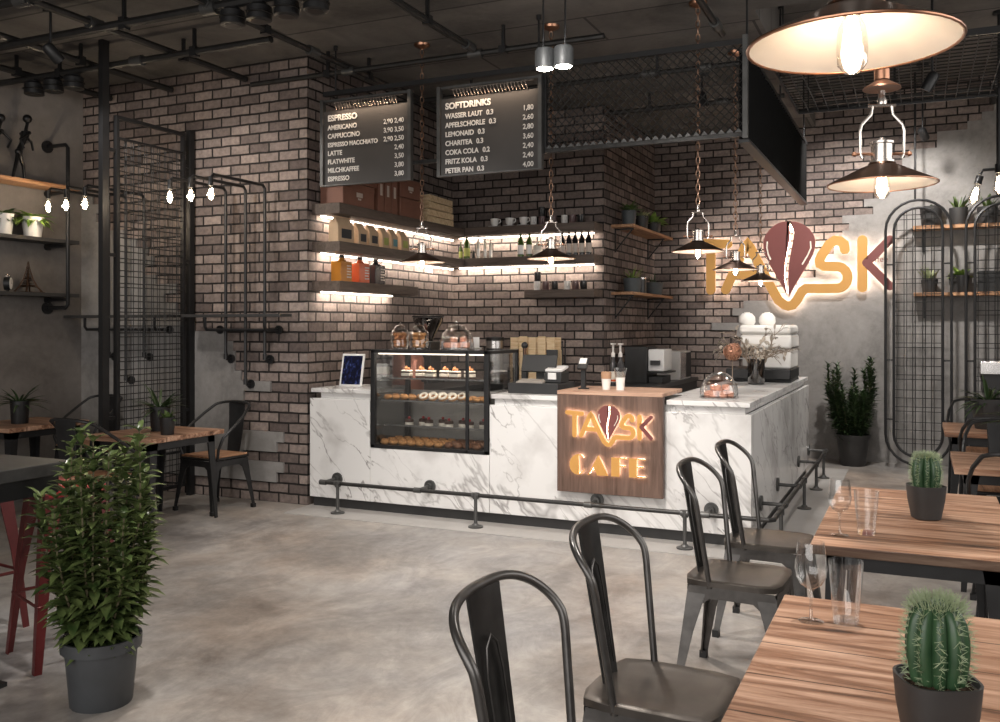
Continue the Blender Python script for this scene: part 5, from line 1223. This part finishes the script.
# ------------------------------------------------------------------ tables and chairs
def table(label, cx, cy, lx, ly, z, group=None, top='table', rz=0):
    r = thing('dining_table', label, 'table', (cx, cy, 0), rz, group)
    hx, hy = lx/2, ly/2
    MB().box(-hx,-hy,z-.038,hx,hy,z).build('table_top', M[top], r, bevel=.004)
    q = .055
    MB().box(-hx+q,-hy+q,z-.10,hx-q,-hy+q+.012,z-.0385).box(-hx+q,hy-q-.012,z-.10,hx-q,hy-q,z-.0385).box(-hx+q,-hy+q+.0125,z-.10,-hx+q+.012,hy-q-.0125,z-.0385).box(hx-q-.012,-hy+q+.0125,z-.10,hx-q,hy-q-.0125,z-.0385).build('apron', M['chair_black'], r)
    for sx_ in (-1,1):
        for sy_ in (-1,1):
            x, y = sx_*(hx-q), sy_*(hy-q); mb = MB(); vs = []
            for zz, w_, o_ in ((0,.030,.018),(z-.10,.075,0),(z-.039,.085,0)):
                x_, y_ = x+sx_*o_, y+sy_*o_
                vs += [(x_,y_,zz),(x_-sx_*w_,y_,zz),(x_-sx_*w_,y_-sy_*.010,zz),(x_-sx_*.010,y_-sy_*.010,zz),(x_-sx_*.010,y_-sy_*w_,zz),(x_,y_-sy_*w_,zz)]
            fs = []
            for a in (0, 6):
                for k in range(6): fs.append((a+k, a+(k+1)%6, a+6+(k+1)%6, a+6+k))
            fs += [(5,4,3,2,1,0), (12,13,14,15,16,17)]
            mb.add(vs, fs); mb.build('leg', M['chair_black'], r, smooth=False)
    return r
ZT = .75
table('wooden table nearest the front, black legs, holding the big cactus', -.02, 2.30, .74, 1.44, ZT, 'wooden tables on the right')
table('wooden table behind the nearest one, black legs, holding the second cactus', -.02, 4.475, .74, 1.44, ZT, 'wooden tables on the right')
table('plank table at right edge, farther of two beyond the cactus tables', .56, 8.62, .75, .86, ZT, 'far wooden tables on the right')
table('plank table at right edge, nearer of two beyond the cactus tables', .565, 6.55, .75, .82, ZT, 'far wooden tables on the right')
table('wooden table on black legs before the wire screen, with dark pot', -5.67, 5.62, .72, .82, .74, 'wooden tables on the left')
table('wooden table on black legs at left frame edge, with dark pot', -7.30, 5.68, .70, .82, .74, 'wooden tables on the left')

def metal_legs(r, m, hs, hf, z, foot, spl=.05):
    """four tapered sheet legs and arched skirts under a seat of half size hs"""
    for sx_ in (-1,1):
        for sy_ in (-1,1):
            mb = MB(); vs = []
            for zz, w_, off in ((0,.026,spl),(.05,.030,spl*.9),(z*.55,.050,spl*.42),(z-.02,.085,0)):
                x, y = sx_*(hs-.008+off), sy_*(hf-.008+off)
                vs += [(x,y,zz),(x-sx_*w_,y,zz),(x-sx_*w_,y-sy_*.008,zz),(x-sx_*.008,y-sy_*.008,zz),(x-sx_*.008,y-sy_*w_,zz),(x,y-sy_*w_,zz)]
            fs = []
            for a in (0,6,12):
                for k in range(6): fs.append((a+k, a+(k+1)%6, a+6+(k+1)%6, a+6+k))
            fs += [(5,4,3,2,1,0),(18,19,20,21,22,23)]
            mb.add(vs, fs)
            mb.build('leg', m, r, smooth=False)
            lo = MB().cbox((sx_*(hs-.008+spl)-sx_*.013, sy_*(hf-.008+spl)-sy_*.013, .0), .034,.034,.035)
            lo.build('foot_cap', M['black_plastic'], [c for c in r.children if c.name.startswith('leg')][-1])
    mb = MB(); n = 9
    for ax in (0,1):
        for s in (-1,1):
            L = (hf if ax == 0 else hs)-.012; d = (hs if ax == 0 else hf)-.006
            vs = []
            for i in range(n):
                p = -L+2*L*i/(n-1); t_ = abs(p)/L; lowz = z-.055-.13*max(0, (t_-.45)/.55)**2
                for zz in (z-.004, lowz):
                    for th in (0, -.006):
                        a_, b_ = s*(d+th), p
                        vs.append((a_, b_, zz) if ax == 0 else (b_, a_, zz))
            fs = []
            for i in range(n-1):
                a = i*4; fs += [(a,a+2,a+6,a+4),(a+1,a+5,a+7,a+3),(a+2,a+3,a+7,a+6),(a,a+4,a+5,a+1)]
            mb.add(vs, fs)
    mb.build('arched_skirt', m, r, smooth=False)
def arcpts(fn, n): return [fn(i/(n-1)) for i in range(n)]
def cafe_chair(label, loc, rz=0, group=None):
    """faces +X"""
    r = thing('cafe_chair', label, 'chair', loc, rz, group); z = .485; hs, hf = .20, .195
    m = M['gun']; md = M['gun_dark']
    mb = MB()
    o = [(hs*sx_+(.0), hf*sy_) for sx_, sy_ in ((-1,-1),(1,-1),(1,1),(-1,1))]
    ou = []
    for i in range(24):
        a = 2*PI*i/24; ca, sa = math.cos(a), math.sin(a); k = 1/max(abs(ca), abs(sa)); k = min(k, 1.28)
        ou.append((hs*1.05*ca*k-.004, hf*1.05*sa*k))
    n = len(ou); vs = [(x,y,z-.022) for x,y in ou]+[(x,y,z) for x,y in ou]+[(x*.93,y*.93,z+.006) for x,y in ou]+[(x*.8,y*.8,z-.001) for x,y in ou]
    fs = []
    for a in (0,n,2*n):
        for k in range(n): fs.append((a+k, a+(k+1)%n, a+n+(k+1)%n, a+n+k))
    fs += [tuple(range(3*n,4*n)), tuple(range(n-1,-1,-1))]
    mb.add(vs, fs).build('seat', plainseat, r, angle=60)
    metal_legs(r, m, hs, hf, z-.022, None)
    pts = []
    N_ = 9; W_ = .178
    side = lambda s: [(-.092-.05*t_, s*(.192+.046*t_), .455+.393*t_) for t_ in (0, .25, .5, .75, 1)]
    top = [(-.142-.117*math.sin(PI*i/22)**.9, -.238*abs(math.cos(PI*i/22))**.713*(1 if i < 11 else -1), .848+.127*math.sin(PI*i/22)**.713) for i in range(1, 22)]
    pts = side(-1)+top+side(1)[::-1]
    for _ in range(2):
        pts = [pts[0]]+[tuple(a_*w1+b_*(1-w1) for a_, b_ in zip(pts[i], pts[i+1])) for i in range(len(pts)-1) for w1 in (.75, .25)]+[pts[-1]]
    MB().tube(pts, .012, 10).build('back_hoop', m, r)
    mb = MB(); vs = []; nn = 10
    for i in range(nn):
        t_ = i/(nn-1); zz = z-.02+t_*(.50); x = -.172-.080*t_; w_ = .058+.024*t_
        for j in range(7):
            y = -w_+2*w_*j/6; vs.append((x-.014*(1-(y/w_)**2), y, zz))
        for j in range(7):
            y = -w_+2*w_*j/6; vs.append((x-.014*(1-(y/w_)**2)-.005, y, zz))
    fs = []
    for i in range(nn-1):
        a = i*14
        for j in range(6): fs += [(a+j,a+j+1,a+14+j+1,a+14+j), (a+7+j,a+21+j,a+21+j+1,a+7+j+1)]
        fs += [(a,a+14,a+21,a+7),(a+6,a+13,a+27,a+20)]
    mb.add(vs, fs).build('back_splat', md, r, angle=60)
    mb = MB().tube([(-.179,-.036,z+.04),(-.220,-.040,z+.28),(-.230,-.028,z+.345),(-.234,0,z+.37),(-.230,.028,z+.345),(-.220,.040,z+.28),(-.179,.036,z+.04)], .0035, 6)
    mb.build('splat_bead', m, r)
    return r
plainseat = plain('worn_gunmetal_seat', (.085,.075,.067), .36, .75, .35, 7)
CH = 'gunmetal chairs along the cactus tables'
cafe_chair('gunmetal hoop back chair nearest the front, cut by the bottom frame edge', (-.712, 1.995, 0), -.05, CH)
def place(src, label, loc, rz): return dup(src, loc, rz, label)
ch = [o for o in COL.objects if o.name == 'cafe_chair'][0]
dup(ch, (-.715, 2.781, 0), -.05, 'gunmetal hoop back chair, second from the front, at the nearest table')
dup(ch, (-.733, 4.21, 0), -.05, 'gunmetal hoop back chair at the second table, nearer of its two')
dup(ch, (-.715, 4.975, 0), -.05, 'gunmetal hoop back chair at the second table, closest to the counter')

def armchair(label, loc, rz, group):
    r = thing('metal_armchair', label, 'chair', loc, rz, group); z = .47; hs, hf = .205, .21; m = M['chair_black']
    metal_legs(r, m, hs, hf, z-.02, None, .045)
    MB().box(-hs,-hf,z-.02,hs,hf,z-.001).build('seat_pan', m, r, bevel=.01); MB().box(-hs+.01,-hf+.01,z,hs-.01,hf-.01,z+.016).build('wooden_seat', M['wood_seat'], r, bevel=.006)
    side = lambda s: [(.16, s*.215, z-.01), (.175, s*.245, z+.08), (.14, s*.262, z+.18), (.03, s*.268, z+.26), (-.10, s*.252, z+.35), (-.19, s*.215, z+.42)]
    top = [(-.19-.07*math.sin(PI*i/10), -.215*math.cos(PI*i/10), z+.42+.035*math.sin(PI*i/10)) for i in range(1, 10)]
    MB().tube(side(-1)+top+side(1)[::-1], .013, 8).build('arm_hoop', m, r)
    mb = MB(); vs = []
    for i in range(8):
        t_ = i/7; zz = z-.01+.46*t_; x = -.205-.05*t_-.01*math.sin(PI*t_); w_ = .075+.028*t_
        for th in (0, -.006):
            for j in range(5): y = -w_+2*w_*j/4; vs.append((x+th-.012*(1-(y/w_)**2), y, zz))
    fs = []
    for i in range(7):
        a = i*10
        for j in range(4): fs += [(a+j,a+j+1,a+11+j,a+10+j), (a+5+j,a+15+j,a+16+j,a+6+j)]
        fs += [(a,a+10,a+15,a+5),(a+4,a+9,a+19,a+14)]
    mb.add(vs, fs).build('back_splat', m, r, angle=60)
    return r
AC = 'black metal armchairs at the left tables'
ac = armchair('black metal armchair with wooden seat beside the broken plaster patch', (-5.63, 6.27, 0), -PI/2-.12, AC)
dup(ac, (-5.63, 4.98, 0), PI/2, 'black metal armchair behind the tall bushy plant, backing to the camera')
dup(ac, (-7.24, 6.33, 0), -PI/2, 'black metal armchair partly hidden by the steel screen post')
RC = 'black metal armchairs at the far right tables'
dup(ac, (.50, 9.36, 0), -PI/2, 'black metal armchair on the far side of the farther plank table', RC)
dup(ac, (.55, 7.90, 0), PI/2, 'black metal armchair backing to the camera at the farther plank table', RC)
dup(ac, (.55, 7.26, 0), -PI/2, 'black metal armchair on the far side of the nearer plank table', RC)
dup(ac, (.52, 5.80, 0), PI/2, 'black metal armchair backing to the camera at the nearer plank table', RC)

# cactus pots
def cactus(label, loc, s, seed):
    random.seed(seed)
    r = thing('potted_cactus', label, 'cactus', loc, .4)
    pr = [(.050,0),(.056,.005),(.070,.085),(.0755,.148),(.0705,.148),(.067,.135),(0,.133)]
    mb = MB()
    n = 32; vs = []; fs = []
    for rr, z in pr:
        for k in range(n):
            a = 2*PI*k/n; q = 1/((abs(math.cos(a))**3.2+abs(math.sin(a))**3.2)**(1/3.2))
            vs.append((rr*q*math.cos(a), rr*q*math.sin(a), z))
    for i in range(len(pr)-1):
        for k in range(n): fs.append((i*n+k, i*n+(k+1)%n, (i+1)*n+(k+1)%n, (i+1)*n+k))
    fs.append(tuple(range(n-1,-1,-1))); mb.add(vs, fs).build('pot', M['dark_pot'], r)
    so = MB().lathe([(.066,.135),(.05,.140),(0,.142)], 24)
    for i in range(90):
        a = rnd(0,6.28); q = .063*math.sqrt(random.random()); so.sph((q*math.cos(a), q*math.sin(a), .140), rnd(.002,.0045), 5, 4)
    so.build('soil', M['soil'], r)
    ribs = 10; m_ = 100; lev = 16; R0 = .061; Hh = .172*s
    vs = []; fs = []
    def prof(t): return R0*(.82+.18*math.sin(PI*min(1, t*1.15)))*(1 if t < .72 else math.sqrt(max(0, 1-((t-.72)/.285)**2)))
    for i in range(lev+1):
        t_ = i/lev; R_ = prof(t_); z = .135+Hh*(t_ if t_ < .9 else .9+(t_-.9)*.75)
        for k in range(m_):
            a = 2*PI*k/m_; w_ = abs(math.cos(a*ribs/2)); q = R_*(.74+.26*w_**.75); vs.append((q*math.cos(a), q*math.sin(a), z))
    for i in range(lev):
        for k in range(m_): fs.append((i*m_+k, i*m_+(k+1)%m_, (i+1)*m_+(k+1)%m_, (i+1)*m_+k))
    fs.append(tuple(lev*m_+k for k in range(m_)))
    MB().add(vs, fs).build('cactus_body', M['cactus'], r, angle=70)
    sp = MB()
    for k in range(ribs):
        a = 2*PI*k/ribs
        for i in range(13):
            t_ = .05+.93*i/12; R_ = prof(t_)*1.0; z = .135+Hh*(t_ if t_ < .9 else .9+(t_-.9)*.75)
            p = Vector((R_*math.cos(a), R_*math.sin(a), z))
            for j in range(7 if t_ < .8 else 12):
                d = Vector((math.cos(a), math.sin(a), .25+1.6*max(0, t_-.6)))+Vector((rnd(-.9,.9), rnd(-.9,.9), rnd(-.8,.8)))
                d.normalize(); L = rnd(.010,.020)*(1 if t_ < .8 else 1.4)
                sp.tube([p-d*.002, p+d*L], [.0009,.0003], 3, cap=False)
    for j in range(240):
        a = rnd(0,6.28); q = .05*math.sqrt(random.random()); p = Vector((q*math.cos(a), q*math.sin(a), .135+Hh*.955-.2*q*q/.05)); d = Vector((math.cos(a)*q*14+rnd(-.4,.4), math.sin(a)*q*14+rnd(-.4,.4), 1)).normalized()
        sp.tube([p, p+d*rnd(.014,.028)], [.0009,.0003], 3, cap=False)
    sp.build('spines', M['spine'], r, smooth=False)
    return r
cactus('large ribbed barrel cactus in charcoal pot on the nearest wooden table', (.032, 2.03, ZT+.0005), 1.0, 41)
cactus('ribbed barrel cactus in charcoal pot on the second wooden table', (.026, 4.47, ZT+.0005), .88, 42)
def wineglass(label, loc):
    r = thing('wine_glass', label, 'glass', loc)
    MB().lathe([(.034,.0),(.035,.002),(.010,.006),(.0045,.014),(.0038,.055),(.0045,.085),(.010,.094)], 24, cap=False).build('stem_and_foot', M['glass'], r)
    MB().lathe([(.010,.0945),(.030,.108),(.042,.130),(.0455,.155),(.043,.185),(.037,.230)], 28, cap=False).build('bowl', M['glass'], r)
def tumbler(label, loc):
    r = thing('tumbler', label, 'glass', loc)
    MB().lathe([(.034,.012),(.036,.02),(.049,.178)], 28, cap=False).build('glass_wall', M['glass'], r)
    MB().lathe([(0,.0),(.034,.0),(.0355,.012),(0,.012)], 28, cap=False).build('glass_base', M['glass'], r)
wineglass('empty wine glass on the nearest wooden table', (-.284, 2.77, ZT+.0005)); tumbler('empty clear tumbler on the nearest wooden table', (-.192, 2.80, ZT+.0005))
wineglass('empty wine glass on the second wooden table', (-.295, 3.96, ZT+.0005)); tumbler('empty clear tumbler on the second wooden table', (-.198, 4.03, ZT+.0005))
def palmpot(label, loc, m, kind, seed, s=1.0):
    return smallplant(label, loc, .07, .08, .20, kind, m, seed, M['leaf_dark'], s, 34)
palmpot('dark pot of feathery leaves on the wooden table before the wire screen', (-5.70, 5.70, .7405), M['black_plastic'], 'palm', 51, .95)
r = smallplant('second small dark pot on the wooden table before the wire screen', (-5.44, 5.52, .7405), .05, .06, .14, 'leaf', M['black_plastic'], 52, M['leaf'], .8, 20)
palmpot('dark pot of feathery leaves on the wooden table at left edge', (-7.27, 5.62, .7405), M['black_plastic'], 'palm', 53, .95)
smallplant('large grey pot of trailing dark leaves on the nearer plank table', (.62, 6.62, ZT+.0005), .10, .135, .27, 'palm', M['dark_pot'], 54, M['leaf_dark'], 1.0, 40)
smallplant('grey pot of dark leaves on the farther plank table', (.52, 8.62, ZT+.0005), .10, .135, .25, 'palm', M['dark_pot'], 55, M['leaf_dark'], 1.0, 40)

# bar table and red stools at the left edge
t = thing('bar_table', 'dark stone topped bar table at the left frame edge', 'table', (-4.2, 2.45, 0))
MB().box(-.74,-.6,.945,.74,.49,1.0).build('table_top', M['bar'], t, bevel=.003); MB().box(-.70,-.56,.86,.70,.45,.944).build('apron', M['black'], t)
for x in (-.5, .42): MB().cyl((x,.1,.02),(x,.1,.859),.035).build('column', M['black'], t); MB().box(x-.16,-.1,0,x+.09,.34,.019).build('base_plate', M['black'], t)
def stool(label, loc, rz):
    r = thing('bar_stool', label, 'stool', loc, rz, 'red metal stools at the bar table'); z = .84; h = .155
    n = 24; ou = []
    for i in range(n):
        a = 2*PI*i/n; ca, sa = math.cos(a), math.sin(a); k = min(1/max(abs(ca),abs(sa)), 1.27); ou.append((h*ca*k, h*sa*k))
    vs = [(x,y,z-.045) for x,y in ou]+[(x,y,z-.008) for x,y in ou]+[(x*.95,y*.95,z) for x,y in ou]+[(x*.32,y*.16,z-.003) for x,y in ou]+[(x*.32,y*.16,z-.03) for x,y in ou]
    fs = []
    for a in range(0, 4*n, n):
        for k in range(n): fs.append((a+k, a+(k+1)%n, a+n+(k+1)%n, a+n+k))
    MB().add(vs, fs).build('seat', M['red'], r, angle=50)
    for sx_ in (-1,1):
        for sy_ in (-1,1):
            vs = []
            for zz, w_, off in ((0,.034,.056),(z*.5,.05,.024),(z-.03,.085,-.012)):
                x, y = sx_*(h+off), sy_*(h+off)
                vs += [(x,y,zz),(x-sx_*w_,y,zz),(x-sx_*w_,y-sy_*.006,zz),(x-sx_*.012,y-sy_*.012,zz),(x-sx_*.006,y-sy_*w_,zz),(x,y-sy_*w_,zz)]
            fs = []
            for a in (0,6):
                for k in range(6): fs.append((a+k, a+(k+1)%6, a+6+(k+1)%6, a+6+k))
            fs += [(5,4,3,2,1,0),(12,13,14,15,16,17)]
            MB().add(vs, fs).build('leg', M['red_dark'], r, smooth=False)
    q = h+.030
    MB().tube([(-q,-q,.30),(q,-q,.30),(q,q,.30),(-q,q,.30)], .009, 6, closed=True).build('foot_ring', M['red_dark'], r)
    return r
st = stool('red metal bar stool behind the tall bushy floor plant', (-3.80, 3.19, 0), math.radians(-21))
dup(st, (-4.56, 3.22, 0), math.radians(-8), 'red metal bar stool mostly cut off by the left frame edge')

# espresso machine and vase on the right worktop
t = thing('espresso_machine', 'white espresso machine with two domed cups on top at counter far end', 'coffee machine', (-1.43, 9.62, 1.0505))
MB().box(-.31,-.30,.0,.29,.32,.03).box(-.33,-.36,.03,.29,.34,.13).build('machine_base', M['black_plastic'], t, bevel=.01)
MB().box(-.08,-.26,.1305,.28,.34,.33).build('machine_back', M['white'], t, bevel=.02); MB().box(-.20,-.30,.3305,.29,.34,.47).build('group_head_housing', M['white'], t, bevel=.025); MB().box(-.21,-.31,.4705,.285,.335,.565).build('machine_top', M['white'], t, bevel=.03)
MB().box(.2905,-.27,.335,.296,.32,.345).box(.2905,-.27,.468,.296,.32,.475).build('trim_line', M['black_plastic'], t)
for y in (-.15, .15): MB().cyl((-.15,y,.26),(-.15,y,.33),.035).build('group_head', M['steel'], t); MB().cyl((-.15,y,.255),(-.32,y,.235),.014).build('portafilter_handle', M['black_plastic'], t)
for y, xo in ((-.04, -1.605), (.06, -1.42)):
    r = thing('dome_cup', 'white upturned cup on top of the espresso machine, '+('left' if y < 0 else 'right')+' of two', 'cup', (xo, 9.62+y, 1.616)); MB().lathe([(.07,0),(.085,.03),(.08,.08),(.05,.118),(0,.127)], 20).build('cup_body', M['white'], r); MB().lathe([(.03,.122),(.03,.130)],14).build('cup_foot', M['white'], r)
random.seed(77)
t = thing('vase', 'dark smoked glass vase on the right marble worktop', 'vase', (-1.41, 8.92, 1.0505))
MB().lathe([(.05,.0),(.075,.006),(.075,.012)],24).build('vase_base', M['dark_grey'], t); MB().lathe([(.072,.013),(.078,.03),(.082,.24)],24,cap=False).build('vase_wall', M['smoke'], t)
r = thing('dry_branches', 'dry twisted branches with curling leaves arranged in the smoked vase', 'branches', (-1.41, 8.92, 1.0655))
mb = MB(); lf = MB()
for i in range(16):
    a = 2*PI*i/16+rnd(-.3,.3); L = rnd(.38,.66); p = Vector((.02*math.cos(a), .02*math.sin(a), 0)); d = Vector((.30*math.cos(a), .30*math.sin(a), 1)).normalized(); pts = [p.copy()]
    for k in range(9):
        p = p+d*L/9; pts.append(p.copy())
        if k > 2: d = (d+Vector((math.cos(a)*.22, math.sin(a)*.22, -.12))+Vector((rnd(-.35,.35), rnd(-.35,.35), rnd(-.3,.3)))).normalized()
        if k > 3:
            for q in range(2):
                e = (d+Vector((rnd(-1,1), rnd(-1,1), rnd(-.5,.9)))).normalized()
                mb.tube([p, p+e*.04, p+e*.08+Vector((0,0,rnd(-.02,.03)))], [.003,.0025,.0015], 4)
                leafblade(lf, p+e*.06, e+Vector((0,0,rnd(-.4,.4))), rnd(.05,.09), .03, rnd(.4,1.3), 4)
    mb.tube(pts, [.006-.0004*k for k in range(10)], 5)
mb.build('twigs', M['twig'], r); lf.build('curled_leaves', plain('dry_pale_leaf', (.40,.35,.29), .8), r, angle=180)
r = thing('wire_ball', 'round copper wire ornament hanging left of the dry branches', 'ornament', (-1.60, 8.74, 1.365))
mb = MB()
for i in range(60):
    a, b_, c_ = rnd(0,PI), rnd(0,PI), rnd(0,6.28); Rm = Matrix.Rotation(a,3,'X') @ Matrix.Rotation(b_,3,'Y') @ Matrix.Rotation(c_,3,'Z'); rr = rnd(.055,.09)
    pts = [Rm @ Vector((rr*math.cos(q*.35), rr*math.sin(q*.35)*1.0, .012*math.sin(q))) for q in range(8)]
    mb.tube(pts, .0045, 4)
mb.build('wire_tangle', plain('copper_wire', (.50,.26,.17), .4, .6), r)
MB().cyl((0,0,-.309),(0,0,-.08),.004).lathe([(.05,-.309),(.05,-.30),(0,-.298)],16).build('ornament_stand', M['twig'], r)
